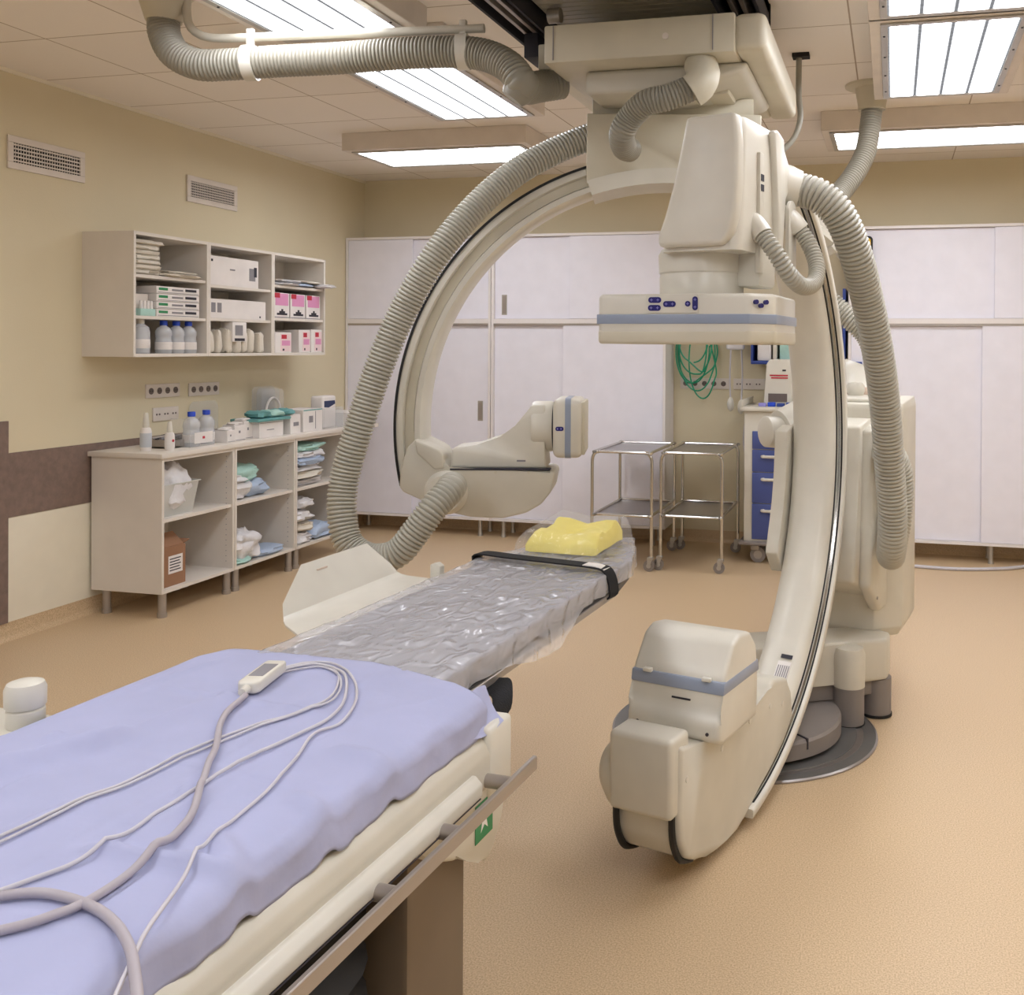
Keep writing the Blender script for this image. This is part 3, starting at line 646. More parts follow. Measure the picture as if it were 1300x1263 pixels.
for dx, zz in ((-.035, 1.09), (.045, 1.07)):
    cd = part('cord', MB().tube(smooth([(-1.17+dx, 7.56, 1.52), (-1.17+dx*1.2, 7.56, 1.3), (-1.17+dx, 7.56, zz)], .02), .006, 8), cablew, t)
    part('bulb', MB().lathe([(.004, -.06), (.022, -.04), (.028, 0), (.018, .035), (.006, .05)], (-1.17+dx, 7.56, zz), 14), white, cd)
t = thing('hung_power_cables', 'loops of grey cable with a socket strip hanging left of the blue drawer cart', 'cable', (-1.06, 7.6, .3))
for k in range(4):
    part('cable_loop', MB().tube(smooth([(-1.08+.02*k, 7.60, 1.06), (-1.11+.015*k, 7.60, .8), (-1.06+.012*k, 7.60, .62+.02*k), (-1.02-.01*k, 7.60, .8), (-1.04-.01*k, 7.60, 1.06)], .02), .006, 8), cablew, t)
part('power_strip', MB().box(-1.085, -1.035, 7.58, 7.61, .18, .56, bev=.006), cablew, t)
for k in range(5): part('strip_socket', MB().cyl((-1.06, 7.578, .22+.07*k), (-1.06, 7.581, .22+.07*k), .018, n=14), inkg, t)
part('plug_bundle', MB().box(-1.10, -1.04, 7.57, 7.62, 1.03, 1.08, bev=.01), ink, t)
# cart
cx0, cx1, cy0, cy1 = -1.02, -.42, 7.0, 7.55
t = thing('drawer_cart', 'white medical cart with blue drawers on wheels, half hidden behind the arm', 'cart', ((cx0+cx1)/2, (cy0+cy1)/2, 0))
part('body', MB().box(cx0, cx1, cy0+.012, cy1, .15, 1.07, bev=.01), white, t)
part('top_tray', MB().box(cx0-.02, cx1+.02, cy0-.02, cy1+.02, 1.07, 1.10, bev=.008).box(cx0-.02, cx0-.01, cy0-.02, cy1+.02, 1.10, 1.15, bev=.003).box(cx1+.01, cx1+.02, cy0-.02, cy1+.02, 1.10, 1.15, bev=.003), white, t)
for z0, z1 in ((.17, .42), (.425, .64), (.645, .80), (.805, .93)):
    d = part('drawer', MB().box(cx0+.06, cx1-.02, cy0, cy0+.02, z0, z1, bev=.004), bluedr, t)
    part('handle', MB().tube(smooth([(cx0+.145, cy0-.002, z1-.045), (cx0+.15, cy0-.03, z1-.045), (cx0+.42, cy0-.03, z1-.045), (cx0+.425, cy0-.002, z1-.045)], .02), .011, 10), white, d)
part('bumper', MB().box(cx0-.03, cx1+.03, cy0-.03, cy1+.02, .13, .155, bev=.008), grey, t)
for x in (cx0+.08, cx1-.06):
    for y in (cy0+.05, cy1-.08):
        c = part('caster', MB().box(x-.03, x+.03, y-.035, y+.03, .09, .13, bev=.01), steel, t)
        part('wheel', MB().cyl((x+.02, y-.014, .055), (x+.02, y+.014, .055), .055, n=28).cyl((x+.02, y-.016, .055), (x+.02, y+.016, .055), .03, n=20, mi=1), [grey, steel], c)
ZK = 1.10
t = thing('glove_dispenser', 'white dispenser box with red lettering standing on the drawer cart', 'dispenser', (-.80, 7.25, ZK))
part('body', MB().prism([(-.905, ZK), (-.70, ZK), (-.705, ZK+.30), (-.725, ZK+.335), (-.86, ZK+.335), (-.885, ZK+.30)], 7.17, 7.34, bev=.008, ax=1), white, t)
part('opening', MB().box(-.87, -.735, 7.167, 7.171, ZK+.03, ZK+.09), socketd, t)
for k in range(2): part('red_lettering', MB().box(-.86+.01*k, -.73, 7.167, 7.1695, ZK+.215-.018*k, ZK+.225-.018*k), red, t)
part('logo_mark', MB().box(-.77, -.745, 7.167, 7.1695, ZK+.25, ZK+.262), ink, t)
for k in range(4):
    single('wrapped_ampoule', MB().box(-.93+.065*k, -.875+.065*k, 7.08, 7.13, ZK, ZK+.025+.006*(k % 2), bev=.005), [navyl, bluec, bluesh, bluedr][k], 'small blue packet in front of the dispenser, %s from the left' % ['first', 'second', 'third', 'fourth'][k], 'packet', (-.9+.065*k, 7.1, ZK), 'blue packets on the cart')
t = thing('amber_bottle', 'small brown glass bottle with white label on the cart', 'bottle', (-.655, 7.22, ZK))
part('body', MB().lathe([(.03, 0), (.032, .004), (.032, .085), (.013, .11), (.013, .125)], (-.655, 7.22, ZK), 16), amber, t)
part('cap', MB().lathe([(.016, .122), (.016, .148)], (-.655, 7.22, ZK), 14), black, t)
part('paper_label', MB().lathe([(.0325, .02), (.033, .021), (.033, .07), (.0325, .071)], (-.655, 7.22, ZK), 16), mat('cream_label', (236, 220, 160), .6), t)
t = thing('dropper_bottle', 'white dropper bottle behind the brown bottle on the cart', 'bottle', (-.64, 7.40, ZK))
part('body', MB().lathe([(.04, 0), (.042, .005), (.042, .13), (.02, .17)], (-.64, 7.40, ZK), 16), paper, t)
part('nozzle', MB().lathe([(.018, .168), (.006, .25)], (-.64, 7.40, ZK), 12), white, t)
# blue shelf on the wall
t = thing('blue_wall_shelf', 'blue-edged shelf on the back wall with wrapped supplies', 'shelf', (-.65, 7.6, 1.4))
part('board', MB().box(-1.03, -.22, 7.40, YB, 1.395, 1.42, bev=.003).box(-1.03, -1.015, 7.40, YB, 1.42, 1.80), bluesh, t)
part('board', MB().box(-1.03, -.22, 7.40, YB, 1.78, 1.80), bluesh, t)
part('side_panel', MB().box(-.36, -.34, 7.38, YB, 1.40, 1.95), bluesh, t)
for k, (x, w, m, h) in enumerate(((-.985, .10, paper, .22), (-.87, .03, paperg, .20), (-.82, .15, mint, .21), (-.655, .012, ink, .24), (-.63, .14, paper, .22), (-.47, .1, paper, .2))):
    if m is ink: single('divider', MB().box(x, x+w, 7.42, YB-.02, 1.42, 1.42+h+.1), bluesh, 'dark blue divider standing on the blue shelf', 'divider', (x, 7.5, 1.42)); continue
    single('supply_pack', MB().box(x, x+w, 7.43, 7.62, 1.421, 1.42+h, bev=.008), m, 'wrapped supply pack on the blue shelf, %s' % ['white one at the left end', 'narrow one second from the left', 'green one in the middle', '', 'white one right of the green', 'rightmost one'][k], 'pack', (x+w/2, 7.5, 1.42), 'supply packs on the blue shelf')
single('floor_cable', MB().tube(smooth([(-.2, 7.25, .012), (.13, 7.16, .012), (.45, 7.14, .012), (.75, 7.24, .012), (1.0, 7.40, .012), (1.4, 7.45, .012)], .02), .012, 10), cablew, 'white cable lying on the floor in front of the right cabinet', 'cable', (.4, 7.2, 0))

# ================================================================ FLOOR C-ARM (frontal plane)
CF = V((-.482, 3.024, 1.146)); aF = 1.327
eF = V((cos(aF), sin(aF), 0)); nF = V((sin(aF), -cos(aF), 0)); MF = frame((CF.x, CF.y, 0), eF, (0, 0, 1), nF)   # local (u, z, w)
def arcpts(prof, a0, a1, cz, n):
    rings = []
    for k in range(n+1):
        a = R_(a0+(a1-a0)*k/n); rings.append([(r*cos(a), cz+r*sin(a), w) for r, w in prof])
    return rings
floorC = thing('floor_c_arm', 'large white floor-standing C-arm x-ray stand with a flat detector above and tube below', 'medical imaging machine', M=rotz(-.1, 4.2, 0, 0))
cz = CF.z
prof = [(1.115, -.175), (1.115, 0), (1.098, .003), (1.070, 0), (1.045, -.012), (1.035, -.04), (1.030, -.09), (1.035, -.135), (1.05, -.165), (1.07, -.175)]
arc = part('c_arc', MB(MF).loft(arcpts(prof, -103, 61, cz, 150), True), white, floorC, ang=50)
part('dark_groove', MB(MF).loft(arcpts([(1.078, .0005), (1.078, .0035), (1.086, .004), (1.086, .0005)], -84, 60, cz, 110), True), black, arc)
part('outer_rail', MB(MF).loft(arcpts([(1.119, -.002), (1.119, .034), (1.114, .038), (1.092, .038), (1.088, .034), (1.088, -.002)], -84, 60, cz, 120), True), white, arc, ang=50)
part('dark_groove', MB(MF).loft(arcpts([(1.0872, .019), (1.0872, .0255), (1.0885, .0255), (1.0885, .019)], -82, 59, cz, 110), True), black, arc)
part('rail', MB(MF).loft(arcpts([(1.0865, .008), (1.0865, .017), (1.0885, .017), (1.0885, .008)], -83, 59, cz, 110), True), chrome, arc)
part('rating_label', MB(MF).loft(arcpts([(1.030, -.085), (1.027, -.085), (1.029, -.035), (1.034, -.035)], -57, -49.5, cz, 6), True), paper, arc, label='white rating label with small print')
for k in range(6): part('label_print', MB(MF).loft(arcpts([(1.0268, -.08+.008*k), (1.0262, -.08+.008*k), (1.0262, -.077+.008*k), (1.0272, -.077+.008*k)], -56+.4*(k % 3), -50.5, cz, 5), True), inkg, arc)
part('label_header', MB(MF).loft(arcpts([(1.0268, -.08), (1.0262, -.08), (1.029, -.037), (1.03, -.037)], -48.8, -47.9, cz, 2), True), ink, arc)
# bottom side covers
rim = lambda a, r=1.108: (r*cos(R_(a)), cz+r*sin(R_(a)))
side = [(-.375, .43), (-.378, .24), (-.365, .16), (-.33, .105), (-.28, .077)] + [rim(a) for a in (-101, -97, -93, -89, -85)] + [rim(-83, 1.068)] + [rim(a, 1.068) for a in (-78, -72, -66, -60)] + [(.50, .315), (.47, .375), (.35, .405), (.31, .40), (.28, .375), (.19, .372), (.10, .36), (0, .358), (-.1, .375), (-.19, .385), (-.25, .40)]
part('lower_cover', MB(MF).prism(side, -.19, .022, bev=.014, seg=3), white2, floorC, ang=60)
part('front_cover', MB(MF).box(-.415, -.30, .235, .455, -.185, .012, bev=.016, seg=3), white2, floorC, ang=60)
for w0 in (-.176, -.002):
    pts = [(-.384, .25, w0), (-.383, .20, w0), (-.372, .155, w0), (-.34, .105, w0), (-.30, .083, w0), (-.26, .070, w0)]
    part('rubber_seam', MB(MF).tube(smooth(pts, .012), .010, 8), black, floorC)
part('side_knob', MB(MF).tube([(-.30, .30, -.18), (-.30, .30, -.205), (-.298, .298, -.228), (-.295, .295, -.24)], [.105, .10, .075, .03], 28), white2, floorC)
# tube unit
tubeU = part('tube_housing', MB(MF).prism([(-.21, .385), (-.235, .40), (-.235, .45), (-.212, .478), (-.205, .53), (-.195, .575), (-.13, .655), (-.08, .672), (.0, .66), (.05, .61), (.065, .50), (.06, .385)], -.225, .072, bev=.028, seg=4), white, floorC, ang=60)
bandp = MB(MF); bandp.prism([(-.2105, .525), (-.2045, .562), (.0595, .562), (.0655, .525)], -.2275, .0745, bev=.006, seg=2); part('blue_band', bandp, blueband, tubeU)
for w in (-.17, .02): part('latch', MB(MF).box(-.216, -.200, .56, .572, w-.014, w+.014, bev=.003), white, tubeU)
for w in (-.19, .035): part('screw', MB(MF).cyl((-.2385, .42, w), (-.234, .42, w), .005, n=10), ink, tubeU)
part('lettering', MB(MF).box(-.2115, -.209, .497, .502, -.09, -.03), ink, tubeU)
part('lettering', MB(MF).box(-.16, -.158, .612, .616, -.06, .02), ink, tubeU)
part('housing_neck', MB(MF).box(-.20, .05, .355, .392, -.205, .015, bev=.01), white2, floorC)
for u, z, w in ((.12, .34, .024), (-.1, .33, .024), (.3, .33, .024), (-.34, .33, .024), (.42, .30, .024)): part('cap', MB(MF).cyl((u, z, w-.006), (u, z, w), .009, n=12), white, floorC)
# head column of the detector
head = MB(MF)
def ringh(z, u0, u1, w0, w1, r=.03):
    return [(p[0], z, p[1]) for p in rrect(u0, u1, w0, w1, r, 4)]
hh = [(1.80, -.17, .10, -.16, .092), (1.86, -.165, .13, -.14, .095), (1.95, -.155, .20, -.11, .095), (2.03, -.15, .27, -.09, .095), (2.10, -.145, .27, -.075, .095), (2.16, -.14, .22, -.065, .092), (2.19, -.13, .15, -.058, .085), (2.197, -.11, .11, -.045, .07)]
head.loft([ringh(*h) for h in hh], True)
hd = part('detector_column', head, white, floorC, ang=50)
part('column_front_cover', MB(MF).loft([[(u, z, w) for (u, w) in ((-.198-.0*z, w0), (-.198, w1), (-.15, w1+.004), (-.15, w0-.004))] for z, w0, w1 in ((1.812, -.150, .05), (1.84, -.155, .075), (1.90, -.132, .092), (2.0, -.102, .100), (2.1, -.08, .100), (2.187, -.062, .092))], True, bev=.012), white, hd, ang=60)
part('side_ridge', MB(MF).prism([(.10, 1.78), (.14, 1.78), (.16, 2.0), (.15, 2.17), (.09, 2.19), (.06, 2.18), (.09, 2.0)], .09, .115, bev=.010), white, hd, ang=60)
part('arc_joint', MB(MF).box(.15, .44, 1.86, 2.04, -.155, -.01, bev=.01), white2, hd)
part('latch_strip', MB(MF).box(-.035, .0, 1.74, 2.10, .090, .106, bev=.004), white2, hd)
for k in range(2): part('latch_mark', MB(MF).box(-.03, -.007, 1.985+.03*k, 2.005+.03*k, .106, .1075), ink, hd)
MD = rotz(-.579, 3.048, 0, -.05)
part('neck_ring', MB(MD).lathe([(.128, 1.66), (.13, 1.675), (.13, 1.735), (.128, 1.738), (.128, 1.742), (.132, 1.746), (.134, 1.80), (.125, 1.818)], n=40), white, floorC)
part('neck_bracket', MB(MF).box(-.02, .12, 1.70, 1.86, .02, .10, bev=.014), white2, floorC)
det = part('flat_detector', MB(MD).prism([(-.265, -.205), (.19, -.205), (.255, -.14), (.265, .19), (.24, .215), (-.24, .215), (-.27, .18), (-.27, -.18)], 1.532, 1.674, bev=.022, seg=3), white, floorC, ang=60)
part('blue_band', MB(MD).prism([(-.270, -.208), (.191, -.208), (.258, -.141), (.268, .191), (.242, .218), (-.242, .218), (-.273, .182), (-.273, -.182)], 1.586, 1.614, bev=.002), blueband, det)
part('lower_frame', MB(MD).prism([(-.266, -.206), (.191, -.206), (.256, -.141), (.266, .19), (.24, .216), (-.24, .216), (-.271, .18), (-.271, -.18)], 1.527, 1.570, bev=.010), cream, det)
def button(x0, x1, z0, z1, M, y, marks=2):
    m = MB(M).prism(rrect(x0, x1, z0, z1, min(x1-x0, z1-z0)*.48), y-.004, y+.004, ax=1)
    b = part('button', m, navy, det)
    cxm, czm = (x0+x1)/2, (z0+z1)/2; mk = MB(M)
    if x1-x0 > z1-z0: offs = ((-.25*(x1-x0), 0), (.25*(x1-x0), 0))
    elif (z1-z0) > 1.3*(x1-x0): offs = ((0, -.27*(z1-z0)), (0, .27*(z1-z0)))
    else: offs = ((0, 0),)
    for dx, dz in offs:
        mk.box(cxm+dx-.004, cxm+dx+.004, y-.0052, y-.0038, czm+dz-.0008, czm+dz+.0008).box(cxm+dx-.0008, cxm+dx+.0008, y-.0052, y-.0038, czm+dz-.004, czm+dz+.004)
    part('button_mark', mk, navyl, b)
yb = -.207
part('button_panel', MB(MD).prism(rrect(-.118, .042, 1.618, 1.672, .006), yb-.0015, yb+.004, ax=1), white, det)
for a in ((-.109, -.070, 1.647, 1.664), (-.110, -.071, 1.624, 1.641), (-.064, -.026, 1.635, 1.652), (.002, .018, 1.636, 1.652), (.024, .040, 1.625, 1.665)): button(*a, MD, yb)
for k in range(3): part('chamfer_button', MB(MD).cyl((.205+.012*k, -.198+.013*k, 1.648-.010*(k % 2)), (.212+.012*k, -.205+.013*k, 1.648-.010*(k % 2)), .007, n=10), navy, det)
# carriage and column
zt_ = 1.205
part('carriage_flange', MB(MF).prism([rim(a, 1.005) for a in (2, -2, -6, -10, -14, -18, -22, -26)] + [(.97, .62)] + [rim(a, 1.09) for a in (-27, -20, -12, -4, 3)], -.232, -.180, bev=.006), white2, floorC, ang=60)
part('carriage_housing', MB(MF).prism([(1.125, zt_), (1.27, zt_+.02), (1.38, zt_+.02), (1.38, .45), (1.20, .53), (1.06, .585), (1.08, .75), (1.10, .9), (1.115, 1.05)], -.21, .085, bev=.016), white2, floorC, ang=60)
part('carriage_side_cover', MB(MF).prism([(1.16, 1.19), (1.30, 1.22), (1.40, 1.22), (1.40, .43), (1.28, .43), (1.12, .56), (1.14, .8)], .08, .135, bev=.02), white2, floorC, ang=60)
MCb = rotz(-.135, 4.50, 0, -.18)
colp = [(-.22, -.20), (.10, -.20), (.20, -.10), (.20, .22), (-.22, .22)]
part('column_body', MB(MCb).loft([[(x*k, y*k, z) for x, y in colp] for z, k in ((.30, .9), (.34, 1), (1.265, 1))] + [[(x*.97, y*.97, 1.285+(.02 if y > 0 else 0)) for x, y in colp]], True, bev=.006), white2, floorC, ang=40)
part('column_lid', MB(MCb).prism([(-.16, -.14), (.08, -.14), (.15, -.08), (.15, .18), (-.16, .18)], 1.285, 1.305, bev=.008), white, floorC)
part('lid_knob', MB().lathe([(.035, 1.29), (.036, 1.315), (.040, 1.32), (.042, 1.345), (.032, 1.362), (.01, 1.367)], (-.165, 4.62, 0), 28), white, floorC)
for z, yy in ((1.12, 0), (.72, 0), (.50, 0)): part('screw', MB(MF).cyl((1.22, z, .134), (1.22, z, .138), .007, n=10), steel, floorC)
part('hose_port', MB(MF).tube([(1.33, 1.08, .10), (1.33, 1.08, .165), (1.33, 1.08, .185), (1.33, 1.08, .19)], [.088, .088, .075, .05], 32), white, floorC)
# base arm, feet, turntable
Mb = rotz(-.44, 3.98, 0, .30)
part('swing_arm', MB(Mb).prism([(-.22, -.08), (.10, -.01), (.33, .04), (.47, .07), (.51, .17), (.42, .27), (-.20, .18)], .165, .335, bev=.018), white2, floorC, ang=50)
part('lower_arm', MB(Mb).prism([(-.2, -.06), (.10, .01), (.32, .06), (.41, .09), (.43, .17), (.35, .24), (-.18, .16)], .10, .17, bev=.01), grey, floorC, ang=50)
for (px, py, r0) in ((-.165, 4.10, .062), (-.06, 4.25, .062)):
    f = part('foot', MB().lathe([(r0, .012), (r0, .16)], (px, py, 0), 28), grey, floorC)
    if r0 and px < -.1: part('foot_cap', MB().lathe([(r0+.002, .16), (r0+.003, .29), (r0-.005, .315), (.02, .325)], (px, py, 0), 28), white2, f)
    part('foot_pad', MB().lathe([(r0+.004, .003), (r0+.004, .013)], (px, py, 0), 28), black, f)
tp = part('turntable', MB().lathe([(.385, .022), (.40, .03), (.40, .085), (.392, .095), (.02, .098)], (-.585, 3.93, 0), 64), grey, floorC, ang=30)
part('slot', MB(rotz(-.585, 3.93, 0, -.75)).box(.30, .402, -.003, .003, .06, .0995), ink, tp)
# floor ring
t = thing('floor_ring', 'round dark grey metal plate set in the floor under the turntable', 'floor plate', (-.57, 3.96, 0))
part('plate', MB().lathe([(.519, .0), (.519, .006), (.515, .009), (.47, .010), (.468, .005), (.445, .005), (.443, .011), (.10, .012)], (-.57, 3.96, 0), 72), greyd, t, ang=25)
part('outer_rim', MB().lathe([(.5195, .0005), (.5235, .001), (.5235, .006), (.5165, .0105), (.5165, .0085)], (-.57, 3.96, 0), 72), mat('rim_steel', (165, 160, 158), .3, .8), t, ang=25)

# hoses belonging to the floor arm
def hose(name, ctl, r, lab, m=hosem, pitch=.0155, dep=.010, cat='hose', ends=()):
    t = thing(name, lab, cat, tuple(ctl[0])); part('corrugated_tube', MB().corr(ctl, r, pitch, dep), m, t, ang=80)
    return t
Hh = [at(*p) for p in ((1012, 240, 3.28), (1040, 249, 3.25), (1066, 274, 3.25), (1086, 322, 3.3), (1101, 380, 3.4), (1115, 450, 3.5), (1124, 520, 3.6), (1129, 590, 3.68), (1133, 650, 3.74), (1132, 690, 3.80), (1131, 705, 3.90), (1134, 690, 4.0), (1141, 650, 4.05), (1141, 600, 4.02), (1128, 572, 3.98), (1116, 567, 3.97))]
t = hose('large_hose', Hh, .056, 'thickest grey corrugated hose hanging in a long loop at the right of the stand')
part('elbow_cone', MB().tube(smooth([at(985, 236, 3.28), at(994, 237, 3.28), at(1014, 241, 3.28)], .02), [.072, .074, .072, .066, .062][:len(smooth([at(985, 236, 3.28), at(994, 237, 3.28), at(1014, 241, 3.28)], .02))] + [.062]*max(0, len(smooth([at(985, 236, 3.28), at(994, 237, 3.28), at(1014, 241, 3.28)], .02))-5), 24), white, t)
Hs = [at(*p) for p in ((967, 296, 2.95), (985, 322, 2.93), (1003, 350, 2.95), (1020, 364, 3.02), (1034, 358, 3.10), (1037, 338, 3.16), (1028, 312, 3.20), (1014, 290, 3.22))]
t = hose('small_hose', Hs, .027, 'small corrugated hose making a tight loop beside the detector column', pitch=.013, dep=.007)
part('elbow', MB().tube(smooth([at(940, 277, 3.03), at(948, 279, 3.0), at(958, 284, 2.97), at(969, 299, 2.95)], .012), .031, 18), white, t)
part('elbow', MB().tube(smooth([at(990, 272, 3.24), at(1000, 276, 3.23), at(1008, 284, 3.22), at(1015, 293, 3.22)], .012), .034, 18), white, t)
part('mounting_plate', MB(MF).prism(rrect(.20, .27, 1.72, 1.99, .035), .10, .112, bev=.004), white, t)

# ================================================================ CEILING C-ARM (lateral plane)
CLt = V((-.87, 3.887, 1.195)); aL = .247
eL = V((cos(aL), sin(aL), 0)); nL = V((sin(aL), -cos(aL), 0)); ML = frame((CLt.x, CLt.y, CLt.z), eL, (0, 0, 1), nL)
lat = thing('ceiling_c_arm', 'ceiling-hung white C-arm with a small square detector at the left end', 'medical imaging machine', M=rotz(-.86, 4.0, 2.45, 0))
profL = [(1.092, -.20), (1.092, -.003), (1.085, 0), (1.058, 0), (1.052, -.018), (1.016, -.018), (1.010, 0), (.990, 0), (.982, -.012), (.978, -.10), (.985, -.19), (.998, -.20)]
arcL = part('c_arc', MB(ML).loft(arcpts(profL, 48, 193, 0, 140), True), white, lat, ang=40)
part('dark_groove', MB(ML).loft(arcpts([(1.0835, .001), (1.0835, .004), (1.0935, .004), (1.0935, -.004)], 49, 192.5, 0, 120), True), black, arcL)
part('inner_track', MB(ML).loft(arcpts([(1.016, -.0185), (1.016, -.014), (1.052, -.014), (1.052, -.0185)], 100, 189, 0, 80), True), cream, arcL)
part('arc_end_cap', MB(ML).loft(arcpts([(1.10, -.21), (1.10, .008), (.97, .008), (.97, -.21)], 46.5, 48.5, 0, 2), True, bev=.004), white, arcL)
# L-shaped detector arm
larm = [(-1.060, -.235), (-1.045, -.255), (-.94, -.300), (-.86, -.335), (-.777, -.353), (-.652, -.357), (-.56, -.335), (-.50, -.30), (-.46, -.25), (-.446, -.18), (-.46, -.165), (-.865, -.165), (-.875, -.14), (-.905, -.09), (-.995, -.045), (-1.03, -.08), (-1.055, -.16)]
la = part('detector_arm', MB(ML).prism(larm, -.19, .045, bev=.016, seg=3), white2, lat, ang=60)
upper = [(-.86, -.162), (-.86, -.085), (-.84, -.078), (-.763, -.070), (-.66, -.045), (-.60, .0), (-.56, .065), (-.545, .090), (-.49, .092), (-.49, -.05), (-.48, -.162)]
ua = part('detector_slide', MB(ML).prism(upper, -.15, .02, bev=.012, seg=3), white, lat, ang=60)
part('slide_seam', MB(ML).box(-.86, -.465, -.167, -.160, .0, .048, bev=.002), ink, la)
part('arm_inner_bracket', MB(ML).prism([(-1.0, -.045), (-.90, -.088), (-.885, -.105), (-.88, -.16), (-.92, -.165), (-.99, -.10)], -.06, .052, bev=.008), white2, lat, ang=60)
for u, z in ((-.85, -.195), (-.835, -.195), (-.90, -.215), (-.903, -.235), (-.55, -.175), (-.68, -.175)): part('screw', MB(ML).cyl((u, z, .045), (u, z, .048), .006, n=10), cream, la)
for zz in (.40, ): pass
part('arc_label', MB(ML).box(-1.036, -1.008, -.165, -.02, -.012, -.009), cream, arcL)
part('slide_label', MB(ML).box(-.60, -.565, -.135, -.128, .02, .0215), inkg, ua)
part('hose_collar', MB(ML).tube([(-.875, -.255, .04), (-.875, -.255, .058), (-.875, -.255, .072)], [.088, .084, .070], 32), white, la)
part('rotation_ring', MB(ML).tube([(-.545, -.0, -.065), (-.535, 0, -.065), (-.47, 0, -.065), (-.462, 0, -.065)], [.098, .102, .102, .098], 36), white, ua)
part('dark_gap', MB(ML).tube([(-.464, 0, -.065), (-.455, 0, -.065)], .095, 32), ink, ua)
dt = part('small_detector', MB(ML).box(-.456, -.338, -.117, .118, -.19, .06, bev=.026, seg=4), white, lat, ang=60)
part('blue_band', MB(ML).prism(rrect(-.1185, .1195, -.1915, .0615, .026), -.407, -.384, ax=0), blueband, dt)
part('rear_edge', MB(ML).box(-.345, -.328, -.105, .107, -.18, .05, bev=.008), cream, dt)
part('button', MB(ML).prism(rrect(-.444, -.412, -.009, .008, .008), .058, .062), navy, dt)
part('button_mark', MB(ML).box(-.438, -.434, -.004, .003, .062, .063).box(-.424, -.420, -.004, .003, .062, .063), navyl, dt)
# lateral tube unit behind the floor stand
part('tube_arm', MB().tube(smooth([at(1056, 290, 4.22), at(1075, 315, 4.38), at(1092, 350, 4.6), at(1104, 400, 4.8), at(1112, 452, 4.95)], .03), .055, 20), white2, lat)
T0, T1 = at(1003, 550, 4.72), at(1150, 560, 5.0)
MTb = frame(T0, (T1-T0).normalized(), V((0, 0, 1)).cross((T1-T0).normalized()), (0, 0, 1))
part('tube_housing', MB(MTb).loft([[(x, r1*cos(2*pi*k/28), zc+rz_*sin(2*pi*k/28)) for k in range(28)] for x, r1, rz_, zc in ((.00, .10, .10, .01), (.02, .12, .13, .02), (.15, .16, .19, .04), (.24, .17, .24, .09), (.32, .17, .27, .11), (.42, .16, .26, .10), (.50, .12, .18, .06))], True), white, lat, ang=60)
part('tube_collar', MB(MTb).tube([(-.142, 0, -.0), (-.135, 0, -.0), (-.06, 0, 0), (-.05, 0, .005), (.03, 0, .02)], [.06, .072, .075, .10, .125], 32), white, lat)
part('housing_band', MB(MTb).box(.19, .44, -.19, .17, .205, .25, bev=.012), tan, lat)
# top mounting
mp = [(-.33, .965), (-.33, 1.243), (.36, 1.243), (.36, 1.0), (.30, 1.025)] + [(1.0*cos(R_(a)), 1.0*sin(R_(a))) for a in (76, 80, 85, 90, 95, 100, 105)]
part('mounting_block', MB(ML).prism(mp, -.24, .035, bev=.006), cream, lat, ang=50)
part('block_lower_edge', MB(ML).loft(arcpts([(.970, -.22), (.970, .04), (1.03, .04), (1.03, -.22)], 68, 108.5, 0, 24), True), white2, lat, ang=50)
part('screw', MB(ML).cyl((-.14, 1.12, .035), (-.14, 1.12, .04), .010, n=12), steel, lat)
part('top_plate', MB(ML).box(-.31, .335, 1.25, 1.318, -.30, -.02, bev=.003), cream, lat)
part('top_gap', MB(ML).box(-.28, .31, 1.24, 1.252, -.28, -.03), dark, lat)
Hl = [at(*p) for p in ((765, 168, 4.02), (735, 179, 4.0), (700, 194, 3.97), (655, 219, 3.92), (605, 262, 3.86), (555, 322, 3.80), (512, 395, 3.79), (480, 470, 3.77), (455, 545, 3.75), (438, 605, 3.74), (434, 650, 3.72), (443, 690, 3.70), (470, 708, 3.68), (503, 703, 3.66), (527, 676, 3.66), (550, 645, 3.68), (571, 622, 3.74), (575, 616, 3.80))]
hose('long_hose', Hl, .055, 'long corrugated hose sweeping outside the ceiling arc down to the detector arm')

# ================================================================ CEILING RAILS AND CARRIAGE
for nm, x0, x1, lab in (('left', -1.53, -1.38, 'left dark ceiling rail along which the carriage runs'), ('right', -.66, -.50, 'right dark ceiling rail along which the carriage runs')):
    t = thing('ceiling_rail', lab, 'rail', ((x0+x1)/2, 2.0, 2.80), group='pair of ceiling rails')
    part('channel', MB().box(x0, x0+.012, -.5, 4.07, 2.79, H).box(x1-.012, x1, -.5, 4.07, 2.79, H).box(x0, x1, -.5, 4.07, 2.87, H-.001), ink, t)
    part('running_track', MB().box((x0+x1)/2-.03, (x0+x1)/2-.012, -.5, 4.06, 2.80, 2.875, bev=.003).box((x0+x1)/2+.012, (x0+x1)/2+.03, -.5, 4.06, 2.80, 2.875, bev=.003), steel, t)
    part('end_stop', MB().box(x0-.004, x1+.004, 4.06, 4.085, 2.775, H-.001), black, t)
    part('edge_strip', MB().box(x0-.018, x0-.002, -.5, 4.07, 2.86, H-.001), alum, t)
t = thing('slatted_rail_cover', 'pale slatted cover between the two ceiling rails', 'cover', (-1.0, 2.5, 2.87))
m = MB()
for k in range(54): m.box(-1.37, -.68, 1.4+.048*k, 1.4+.048*k+.046, 2.855, 2.885, bev=.003, seg=1)
part('slats', m, cream, t)
part('dark_recess', MB().box(-1.37, -.67, 4.0, 4.4, 2.895, H-.001), dark, t)
part('roller', MB().cyl((-1.33, 3.74, 2.82), (-1.28, 3.74, 2.82), .03, n=18), alum, t)
t = thing('ceiling_carriage', 'broad pale carriage box hanging under the ceiling rails above the arcs', 'carriage', (-.86, 4.0, 2.55))
